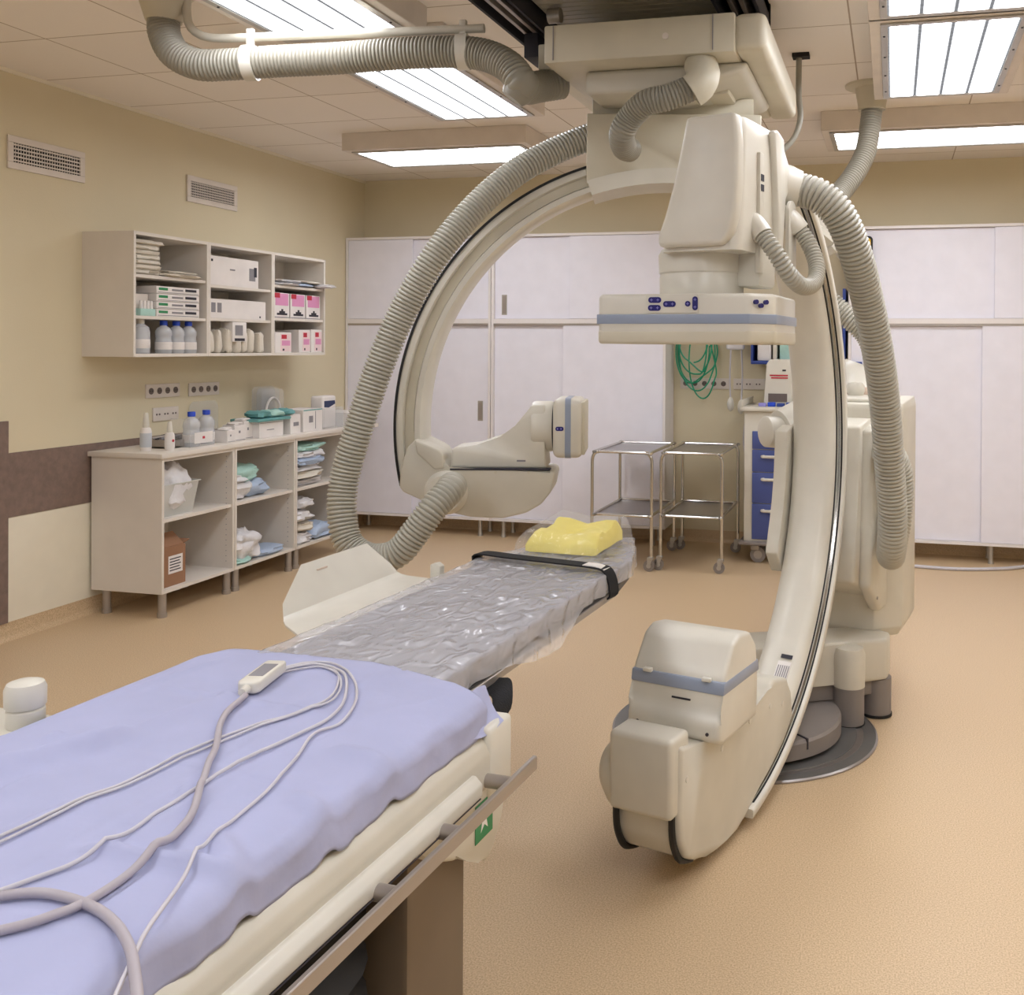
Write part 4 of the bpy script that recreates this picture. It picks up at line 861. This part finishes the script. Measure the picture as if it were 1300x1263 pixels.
part('body', MB().box(-1.26, -.55, 3.49, 4.55, 2.56, 2.70, bev=.008), cream, t)
part('left_wing', MB().box(-1.36, -1.262, 3.70, 4.5, 2.60, 2.70, bev=.006), cream, t)
part('side_cover', MB().box(-.56, -.44, 3.50, 4.62, 2.565, 2.70, bev=.03, seg=4), cream, t)
part('upper_frame', MB().box(-1.24, -.56, 3.97, 4.40, 2.70, 2.80), dark, t)
for x in (-1.45, -.58): part('trolley_truck', MB().box(x-.03, x+.03, 3.86, 4.02, 2.70, 2.80, bev=.004), ink, t)
part('under_shroud', MB().loft([[(-1.14+dx*k, 3.62+dy*k2, z) for dx, dy in ((0, 0), (.62, 0), (.62, .7), (0, .7))] for z, k, k2 in ((2.56, 1, 1), (2.525, .96, .97), (2.47, .55, .8))], True, bev=.015), white2, t, ang=50)
part('swivel_block', MB().box(-1.02, -.62, 3.80, 4.15, 2.49, 2.56, bev=.01), cream, t)
part('seam', MB().box(-1.225, -1.222, 3.487, 3.492, 2.57, 2.695), inkg, t)
part('seam', MB().box(-.63, -.627, 3.487, 3.492, 2.57, 2.695), inkg, t)
part('rivet', MB().cyl((-.80, 3.486, 2.63), (-.80, 3.492, 2.63), .012, n=14), socketm, t)
part('hose_horn', MB().tube(smooth([at(889, 82, 3.62), at(893, 94, 3.58), at(888, 108, 3.55), at(878, 116, 3.55)], .02), .060, 20), cream, t)
Hc = [at(*p) for p in ((890, 104, 3.58), (870, 115, 3.56), (846, 124, 3.56), (822, 130, 3.58), (803, 146, 3.62), (790, 168, 3.66), (792, 186, 3.74), (800, 190, 3.80))]
hose('looped_hose', Hc, .048, 'short corrugated hose looping from the carriage down to the arc mounting', hosed, pitch=.012, dep=.006)
# hose from ceiling at left with its support rod
Hr = [at(*p) for p in ((208, 24, 4.0), (209, 44, 3.98), (222, 68, 3.95), (252, 82, 3.93), (290, 82, 3.92), (350, 78, 3.91), (430, 74, 3.89), (510, 68, 3.87), (575, 66, 3.85), (615, 70, 3.82), (645, 84, 3.78), (662, 104, 3.76), (668, 112, 3.82), (685, 110, 3.92), (712, 106, 3.98))]
t = hose('horizontal_hose', Hr, .062, 'grey corrugated hose crossing below the left ceiling lights to the carriage', hosed, pitch=.015, dep=.007)
p0 = at(208, 28, 4.0); part('ceiling_funnel', MB().tube([(p0.x, p0.y, H), (p0.x, p0.y, H-.02), p0 + V((0, 0, .0))], [.115, .095, .068], 28), cream, t)
part('plug_end', MB().tube([at(650, 126, 3.78), at(656, 118, 3.78), at(663, 108, 3.78)], [.045, .06, .062], 20), hosed, t)
t = thing('support_rod', 'bent white rod holding the horizontal hose under the ceiling', 'rod', tuple(at(240, 20, 4.0)))
r0 = at(238, 0, 4.0); part('rod', MB().tube(smooth([V((r0.x, r0.y, H)), at(237, 14, 3.99), at(243, 36, 3.97), at(268, 48, 3.95), at(330, 47, 3.92), at(430, 43, 3.89), at(540, 39, 3.86), at(615, 36, 3.84)], .03), .017, 14), white2, t)
for (px, py, pr, d) in ((318, 80, 48, 3.915), (588, 66, 37, 3.845)):
    a = at(px, py, d); ax = (at(px+12, py-.5, d)-a).normalized()
    part('clamp', MB().tube([a-ax*.022, a+ax*.022], .069, 28), white, t)
    b2 = at(px, pr, d); part('clamp_hook', MB().box(b2.x-.014, b2.x+.014, b2.y-.01, b2.y+.01, a.z+.04, b2.z+.035, bev=.004), white, t)
# hose from ceiling flange at right
Hq = [at(*p) for p in ((1107, 138, 5.30), (1104, 165, 5.28), (1098, 195, 5.24), (1084, 222, 5.18), (1065, 247, 5.1), (1048, 270, 4.95), (1036, 287, 4.7), (1026, 294, 4.5))]
t = hose('ceiling_hose', Hq, .056, 'corrugated hose dropping from the round ceiling flange near the bright lights', hosed)
q = Hq[0]; part('ceiling_flange', MB().tube([(q.x, q.y, H), (q.x, q.y, H-.012), (q.x, q.y, H-.02)], [.14, .14, .12], 36), cream, t)
part('funnel', MB().tube([(q.x, q.y, H-.015), q+V((0, 0, .01)), q-V((0, 0, .008))], [.09, .072, .072], 30), cream, t)
hose('lateral_tube_hose', [at(*p) for p in ((1040, 372, 4.5), (1058, 387, 4.48), (1078, 404, 4.46), (1100, 426, 4.44), (1112, 455, 4.42))], .05, 'pale corrugated hose descending behind the rim of the stand to the hidden tube', hosem)
w0 = at(1014, 118, 4.75)
t = thing('ceiling_cable', 'thin grey cable curving down from a dark slot beside the carriage', 'cable', tuple(w0))
part('conduit', MB().tube(smooth([V((w0.x, w0.y, H)), w0, at(1016, 150, 4.72), at(1008, 175, 4.7), at(992, 192, 4.68), at(975, 205, 4.66)], .02), .014, 12), hosed, t)
part('slot', MB().box(w0.x-.03, w0.x+.05, w0.y-.03, w0.y+.03, H-.02, H-.001), dark, t)

# ================================================================ PATIENT TABLE
aT = -.063; MT = rotz(-1.211, .004, 0, aT)
tbl = thing('patient_table', 'white angiography table with a long narrow cantilevered top and side rail', 'table', M=rotz(-1.1, 1.2, 0, 0))
part('carbon_tabletop', MB(MT).prism([(-.225, .05), (.225, .05), (.225, 2.92), (.20, 3.10), (.12, 3.36), (-.10, 3.36), (-.15, 3.15), (-.225, 2.92)], .775, .796, bev=.006), mat('carbon_black', (38, 36, 38), .35), tbl)
part('edge_profile', MB(MT).box(.224, .232, 1.85, 2.90, .774, .792, bev=.002, seg=1), steel, tbl)
part('table_body', MB(MT).box(-.33, .345, -.35, 1.84, .70, .785, bev=.02, seg=3), white2, tbl, ang=60)
part('side_beam', MB(MT).prism([(.325, .685), (.365, .685), (.372, .70), (.372, .755), (.366, .775), (.352, .792), (.325, .792)], -.35, 1.85, ax=1, bev=.004), white2, tbl, ang=60)
part('lower_beam', MB(MT).prism([(.355, .700), (.392, .706), (.392, .728), (.378, .742), (.355, .742)], -.35, 1.70, ax=1, bev=.004), white, tbl, ang=60)
part('beam_end', MB(MT).box(.30, .374, 1.76, 1.865, .655, .80, bev=.012), white, tbl, ang=60)
part('beam_seam', MB(MT).box(.3915, .3930, -.35, 1.69, .7045, .7065), ink, tbl)
rl = part('accessory_rail', MB(MT).box(.418, .428, -.2, 1.86, .695, .722, bev=.002, seg=1), steel, tbl, label='brushed metal accessory rail')
for y in (.55, 1.08, 1.36, 1.555, 1.755): part('rail_standoff', MB(MT).cyl((.37, y, .709), (.42, y, .709), .013, n=18), steel, rl)
fin = [(1.50, .70), (1.84, .70), (1.85, .655), (1.835, .61), (1.80, .565), (1.765, .55), (1.735, .575), (1.69, .60), (1.64, .612), (1.58, .64)]
fn_ = part('motor_housing', MB(MT).prism(fin, .20, .368, ax=0, bev=.010), white2, tbl, ang=60)
sg = part('green_sign', MB(MT).box(.3685, .3695, 1.715, 1.785, .605, .675, bev=.0), greens, fn_, label='green square sticker with a white figure')
part('sign_figure', MB(MT).prism([(1.75+(.024 if k % 2 == 0 else .009)*sin(k*pi/5), .64+(.026 if k % 2 == 0 else .010)*cos(k*pi/5)) for k in range(10)], .3695, .3700, ax=0), paper, sg)
part('column', MB(MT).box(-.16, .335, 1.54, 1.745, .02, .70, bev=.012), mat('column_taupe', (120, 104, 86), .45, .3), tbl)
bl = MB(MT); rings = []
for k in range(23):
    z = .03+.030*k; ins = .0 if k % 2 else .028
    rings.append([(p[0], p[1], z) for p in rrect(-.26+ins, .335-ins, .55+ins, 1.535-ins, .16, 6)])
bl.loft(rings, True); part('bellows', bl, black, tbl, ang=20)
part('foot_plate', MB(MT).box(-.32, .32, .35, 1.90, 0, .03, bev=.01), grey, tbl)
# left side control plate
part('side_plate', MB(MT).box(-.62, -.34, 1.20, 1.52, .80, .825, bev=.008), white, tbl)
part('plate_bracket', MB(MT).box(-.42, -.28, 1.25, 1.45, .72, .80, bev=.006), steel, tbl)
t = thing('control_knob', 'stout white two-tier control knob beside the drape at the left edge', 'knob', tuple(MT @ V((-.405, 1.46, .825))))
pk = MT @ V((-.405, 1.46, .825))
part('knob_base', MB().lathe([(.030, 0), (.032, .004), (.032, .030), (.029, .033)], pk, 30), white, t)
part('knob_cap', MB().lathe([(.031, .034), (.034, .038), (.0345, .068), (.030, .078), (.015, .083), (.002, .084)], pk, 30), white, t)
single('knob_cable', MB().tube(smooth([MT @ V((-.61, 1.45, .832)), MT @ V((-.66, 1.40, .835)), MT @ V((-.75, 1.3, .80)), MT @ V((-.8, 1.1, .72))], .02), .004, 8), cablew, 'thin cable leaving the control plate at the left edge', 'cable', tuple(MT @ V((-.61, 1.45, .83))))

# mattress and its plastic film
def wr(x, y, s=0.):
    p = V((x*5+s, y*3.2, s)); return noise.noise(p)*.5 + (.5-abs(noise.noise(p*2.7)))*.5
outl = lambda y: (-.222 if y < 2.92 else (-.222+.09*min(1, (y-2.92)/.22)), .222 if y < 3.0 else .222-.10*min(1, (y-3.0)/.35)**1.5)
def slab(y0, y1, z0, z1, ny, grow=0., wa=0.):
    rings = []
    for j in range(ny+1):
        y = y0+(y1-y0)*j/ny; a, b = outl(y); a -= grow; b += grow; r = .014; e = min(1, min(j, ny-j)/2+.6)
        pr = [(a, z0+r), (a+r*.3, z0+.003), (a+r, z0), (b-r, z0), (b-r*.3, z0+.003), (b, z0+r), (b, z1-r), (b-r*.3, z1-r*.3), (b-r, z1)] + [(b-r-(b-a-2*r)*k/14, z1) for k in range(1, 14)] + [(a+r, z1), (a+r*.3, z1-r*.3), (a, z1-r)]
        rings.append([(x, y, z0+(z-z0)*e + wa*wr(x, y)*(1 if z > z1-.02 else 0)) for x, z in pr])
    return rings
mt = thing('table_mattress', 'long grey foam mattress on the narrow table top, wrapped in clear film', 'mattress', tuple(MT @ V((0, 2.4, .796))))
part('foam_pad', MB(MT).loft(slab(1.60, 3.34, .7965, .846, 40), True), padm, mt, ang=60)
def filmfn(u, v):
    y = 1.84+1.53*v; a, b = outl(y); tt_ = u*2-1
    hang = .05+.055*max(0, sin((y-2.05)*5.5))*(1 if y > 2.05 else 0)*max(0, 1-(abs(y-2.42)/.5))
    # across: left skirt, top, right skirt
    L = b-a+.02; sk0, sk1 = .035, hang; tot = sk0+L+sk1; q = u*tot
    w = wr(x := (a-.01+max(0, min(L, q-sk0))), y, 3.)
    w2 = noise.noise(V((x*22, y*14, 2)))*.0022 + (.5-abs(noise.noise(V((x*9+y*4, y*6, 7)))))*.006
    if q < sk0: return (a-.010-.004*w, y, .852-(sk0-q)+.002)
    if q > sk0+L: 
        dd = q-sk0-L; out = .010+.25*max(0, dd-.05)+.012*noise.noise(V((y*14, dd*12, 4)))
        return (b+out, y+.02*noise.noise(V((y*6, dd*9, 1))), .852-dd)
    return (x, y, .8525+.0045*w+w2)
part('clear_film', MB(MT).grid(filmfn, 90, 260), film, mt, ang=80, label='crinkled transparent plastic film')
st = thing('black_strap', 'black strap with white tag lying across the far end of the mattress', 'strap', tuple(MT @ V((0, 2.86, .86))))
sp = [(-.238, 2.91, .80), (-.240, 2.91, .845), (-.225, 2.905, .868), (-.1, 2.88, .870), (.05, 2.86, .870), (.19, 2.835, .870), (.226, 2.83, .860), (.242, 2.83, .82), (.238, 2.83, .785), (.18, 2.83, .772)]
part('webbing', MB(MT).ribbon(smooth(sp, .012), (.004, .026, 0), .0022), blackst, st, ang=60)
part('white_tag', MB(MT).ribbon(smooth([(.150, 2.842, .8735), (.19, 2.835, .8735), (.222, 2.83, .866)], .01), (.002, .020, 0), .0012), paper, st)
# hanging black strap below the edge
st = thing('hanging_strap', 'wide black strap hanging in a loop from the table edge near the blue drape', 'strap', tuple(MT @ V((.23, 2.0, .78))))
hp = [at(605, 868, 2.16), at(620, 857, 2.14), at(632, 860, 2.10), at(642, 870, 2.06), at(643, 886, 2.03), at(634, 894, 2.01), at(614, 896, 2.0), at(592, 899, 1.99)]
hp2 = [(.10, 2.05, .770), (.22, 2.06, .770), (.262, 2.04, .778), (.285, 2.00, .765), (.288, 1.975, .735), (.26, 1.95, .715), (.18, 1.92, .712), (.08, 1.90, .716)]
part('webbing', MB(MT).ribbon(smooth(hp2, .012), (.006, .036, .006), .003), blackst, st, ang=60)
# yellow headrest
hr = thing('yellow_headrest', 'yellow foam head cushion in clear film at the far end of the table', 'cushion', tuple(MT @ V((-.01, 3.15, .855))))
rings = []
for j in range(13):
    y = 3.02+.27*j/12; hgt = .052+.03*(j/12) - (.012 if 4 < j < 9 else 0); k = .5+.5*min(1, min(j, 12-j)/1.5)
    a, b = -.125+.02*j/12, .118-.005*j/12
    rings.append([(a+(b-a)*q, y, .858+ (hgt*k)*(zz) - (.018*math.exp(-((q-.5)/.18)**2) if zz == 1 else 0)) for q, zz in ((0, .1), (.06, 0), (.94, 0), (1, .1), (1, .8), (.96, 1), (.8, 1), (.65, 1), (.5, 1), (.35, 1), (.2, 1), (.04, 1), (0, .8))])
part('foam', MB(MT).loft(rings, True), foamy, hr, ang=50)
def hf(u, v):
    a, b = -.15, .145; x = a+(b-a)*u; y = 2.985+.35*v; ex = min(u, 1-u)*(b-a); ey = min(v, 1-v)*.35
    kk = min(1, min(ex, ey)/.03); top = .925+.024*(v)-.014*math.exp(-((u-.5)/.18)**2)
    return (x+.012*noise.noise(V((x*20, y*20, 5)))*(1.3-kk), y+.012*noise.noise(V((x*20, y*20, 9)))*(1.3-kk), .860+(top-.860)*kk**.6 + .006*(.5-abs(noise.noise(V((x*22, y*22, 1))))))
part('clear_film', MB(MT).grid(hf, 44, 44), filmthin, hr, ang=80)
# wing board
wb = thing('arm_board', 'white folded arm board with an upright flap at the left side of the table', 'arm board', tuple(MT @ V((-.4, 2.5, .79))))
bp_ = MB(MT); th = .005
prof2 = [(-.20, .788), (-.34, .788), (-.45, .789), (-.475, .791), (-.487, .797), (-.505, .825), (-.552, .897)]
def board(y, i):
    return y
rings = []
ends = [(2.14, 2.82), (2.17, 2.835), (2.25, 2.845), (2.275, 2.85), (2.29, 2.848), (2.31, 2.835), (2.45, 2.775)]
va, vb = [], []
for (x, z), (ya, yb_) in zip(prof2, ends):
    rings.append([(x, ya, z), (x, yb_, z), (x, yb_, z+th), (x, ya, z+th)])
part('board', MB(MT).loft(rings, True), white, wb, ang=30)
part('grip_slot', MB(MT).box(-.5405, -.5345, 2.50, 2.55, .873, .880, bev=.002), tan, wb)
part('bracket_hole', MB(MT).box(-.26, -.245, 2.43, 2.50, .7935, .7945), ink, wb)
part('hinge_tab', MB(MT).prism([(-.33, .79), (-.31, .79), (-.31, .84), (-.325, .85), (-.345, .845), (-.345, .80)], 2.80, 2.83, ax=1, bev=.004), white, wb)
part('side_clamp', MB(MT).box(-.33, -.24, 2.08, 2.16, .735, .785, bev=.006), alum, wb)
part('clamp_grip', MB(MT).tube(smooth([(-.36, 2.06, .79), (-.38, 2.06, .765), (-.36, 2.06, .73), (-.32, 2.07, .72)], .01), .008, 10), ink, wb)

# blue drape
FOLDS = [((-60, 992), (60, 962), .012, .022), ((60, 962), (160, 938), .013, .020), ((150, 940), (300, 880), .007, .018), ((0, 1010), (60, 985), .006, .02), ((150, 1080), (330, 960), .005, .012),
         ((0, 1060), (130, 1010), .004, .02), ((110, 1075), (170, 1085), .006, .010), ((170, 1085), (300, 1105), .008, .012), ((230, 1010), (240, 990), .003, .01), ((60, 935), (80, 932), .005, .012),
         ((280, 1060), (310, 1110), .006, .014), ((380, 1010), (470, 1060), .008, .018), ((430, 950), (560, 985), .007, .02), ((90, 900), (300, 830), .003, .008), ((200, 870), (420, 905), .003, .008)]
def drape_xy(px, py):
    r = F2 + R3*((px-CX)/FPX) - U3*((py-CY)/FPX); k = (.862-EYE.z)/r.z; return MT.inverted() @ (EYE + r*k)
FO = [(drape_xy(*a), drape_xy(*b), h, w) for a, b, h, w in FOLDS]
def folds(x, y):
    z = 0.
    for a, b, h, w in FO:
        ab = b-a; L2 = ab.x**2+ab.y**2; t = ((x-a.x)*ab.x+(y-a.y)*ab.y)/L2; tc = max(0, min(1, t))
        dx, dy = x-a.x-ab.x*tc, y-a.y-ab.y*tc; L = math.sqrt(L2); sd = (dx*ab.y-dy*ab.x)/L; d = math.hypot(dx, dy)+.004*noise.noise(V((x*30, y*30, 0)))
        z += h*math.exp(-(d/(w*(1.3 if sd > 0 else .8)))**2)*math.sin(math.pi*max(.02, min(.98, .08+.84*t)))**.6
    return z
def drape_h(x, y, far=0.):
    w = noise.noise(V((x*3.0+y*1.2, y*1.6, 2.2))); rid = (.5-abs(noise.noise(V((x*4+y*1.8, y*2.0-x*1.4, 8)))))**2
    z = .860+.004*w+.020*max(0, rid-.12)+2.1*folds(x, y)
    for fy in (.55, .95, 1.35): z += .0022*math.exp(-((y-fy)/.008)**2)
    for fx_ in (-.12, .1): z += .0020*math.exp(-((x-fx_)/.007)**2)
    return z
def drape(u, v):
    y = .15+1.735*v; xl, xr = -.362, .345; drop = .066
    L = xr-xl; tot = L+drop+.02; q = u*tot
    tipc = 0.
    xx = xl+min(q, L); fx = (xx-xl)/L
    far = max(0, (v-.80)/.20)
    # round the far corners and slope the far edge
    ysh = y - far*(.10*max(0, (fx-.55)/.45)**1.6 + .03*max(0, (.18-fx)/.18)**2)
    w = noise.noise(V((xx*3.0+ysh*1.2, ysh*1.6, 2.2)))
    rid = (.5-abs(noise.noise(V((xx*4+ysh*1.8, ysh*2.0-xx*1.4, 8)))))**2
    z = drape_h(xx, ysh)
    edge = max(0, xx-(xr-.05))/.05; z -= .008*edge**2
    le = max(0, (xl+.07)-xx)/.07; z -= .02*le**2
    fe = max(0, (v-.97)/.03); z -= .004*fe
    if q > L:
        d = q-L; f = min(1, d/.02); rr = .003*sin(ysh*30+3*w)+.008*(.5-abs(noise.noise(V((ysh*9, 3+d*8, 1)))))+.004*noise.noise(V((ysh*22, d*20, 1)))
        return (xr+.012*f+rr*f*.9+.12*max(0, far-.6)*0, ysh, min(z, .866)-.75*d + .003*noise.noise(V((ysh*7, 1, 6)))*f)
    if q < .0: pass
    return (xx, ysh, z)
dr = single('blue_drape', MB(MT).grid(drape, 100, 220), drapem, 'pale blue cloth drape covering the near part of the table', 'drape', tuple(MT @ V((0, 1.0, .86))), ang=70)
dr.modifiers.new('thick', 'SOLIDIFY').thickness = .0015
part('tucked_corner', MB(MT).grid(lambda u, v: (.31+.065*u*(.5+.5*v)+.0*v, 1.60+.27*v-.05*u, .852-.045*u+.008*sin(v*9+u*4)-.012*v), 16, 24), drapem, dr, ang=70)

# cables and connector on the drape
def dz(px, py, lift=.006):                 # point on the drape top seen at this pixel
    r = (F2 + R3*((px-CX)/FPX) - U3*((py-CY)/FPX)); k = (.866+lift-EYE.z)/r.z; return EYE + r*k
MC0 = dz(335, 862, .0)
mon = thing('cable_connector_box', 'small white connector box with grey label lying on the blue drape', 'connector', tuple(MC0))
d0, d1 = dz(313, 880, .0), dz(352, 850, .0); ang_ = math.atan2((d1-d0).y, (d1-d0).x); Lm = (d1-d0).length
MM = rotz(*((d0+d1)/2), ang_)
part('case', MB(MM).prism([(-Lm/2, -.016), (-Lm/2+.012, -.022), (Lm/2-.01, -.022), (Lm/2, -.018), (Lm/2, .018), (Lm/2-.01, .022), (-Lm/2+.012, .022), (-Lm/2, .016)], -.002, .020, bev=.005), white, mon, ang=60)
part('grey_label', MB(MM).box(-Lm*.22, Lm*.30, -.014, .014, .0200, .0206), inkg, mon)
part('strain_relief', MB(MM).cyl((-Lm/2-.02, 0, .008), (-Lm/2+.004, 0, .008), .007, .009, n=14), white, mon)
def cab(name, pts, r, lab, m=cable, lift=None):
    P = [dz(*p[:2], lift if lift is not None else r) for p in pts]
    Q = []
    for p in smooth(P, .008):
        l = MT.inverted() @ p; l.z = drape_h(l.x, l.y)+r+.0015; Q.append(MT @ l)
    for _ in range(14): Q = [Q[0]] + [V((Q[i].x, Q[i].y, max(Q[i].z, (Q[i-1].z+Q[i].z*2+Q[i+1].z)/4))) for i in range(1, len(Q)-1)] + [Q[-1]]
    return single(name, MB().tube(Q, r, 10), m, lab, 'cable', tuple(P[0]))
cab('thick_cable', ((312, 882), (292, 896), (280, 915), (274, 945), (262, 975), (252, 1010), (238, 1040), (210, 1070), (172, 1100), (125, 1132), (80, 1155), (30, 1170), (-40, 1185)), .0055, 'thickest grey cable running from the connector box down the blue drape')
cab('thick_cable', ((-40, 1142), (20, 1131), (60, 1130), (100, 1140), (128, 1153), (148, 1172), (165, 1200), (172, 1240), (176, 1290), (180, 1350)), .006, 'thick grey cable looping at the lower left corner of the drape')
cab('thin_cable', ((352, 849), (375, 843), (400, 840), (420, 844), (430, 856), (424, 876), (405, 892), (370, 904), (310, 922), (250, 945), (190, 975), (120, 1010), (50, 1042), (-30, 1072)), .0024, 'thin white cable curving back from the connector, upper one of the pair', cablew)
cab('thin_cable', ((352, 851), (380, 846), (405, 843), (424, 849), (433, 862), (426, 882), (400, 896), (360, 908), (300, 930), (240, 956), (180, 985), (110, 1018), (40, 1050), (-30, 1080)), .0022, 'thin white cable curving back from the connector, lower one of the pair', cablew)
cab('thin_cable', ((352, 847), (385, 840), (415, 842), (438, 855), (437, 885), (418, 908), (380, 928), (330, 955), (280, 985), (220, 1020), (160, 1058), (100, 1090), (40, 1112), (-30, 1138)), .0030, 'thin pale cable crossing the thick cable in the middle of the drape', cablew)
cab('thin_cable', ((352, 846), (390, 838), (425, 840), (448, 858), (452, 885), (432, 915), (400, 928), (375, 960), (340, 1000), (300, 1035), (265, 1070), (235, 1110), (205, 1150), (188, 1175), (160, 1230), (135, 1290), (110, 1350)), .0026, 'thin pale cable running nearest to the table edge rail', cablew)
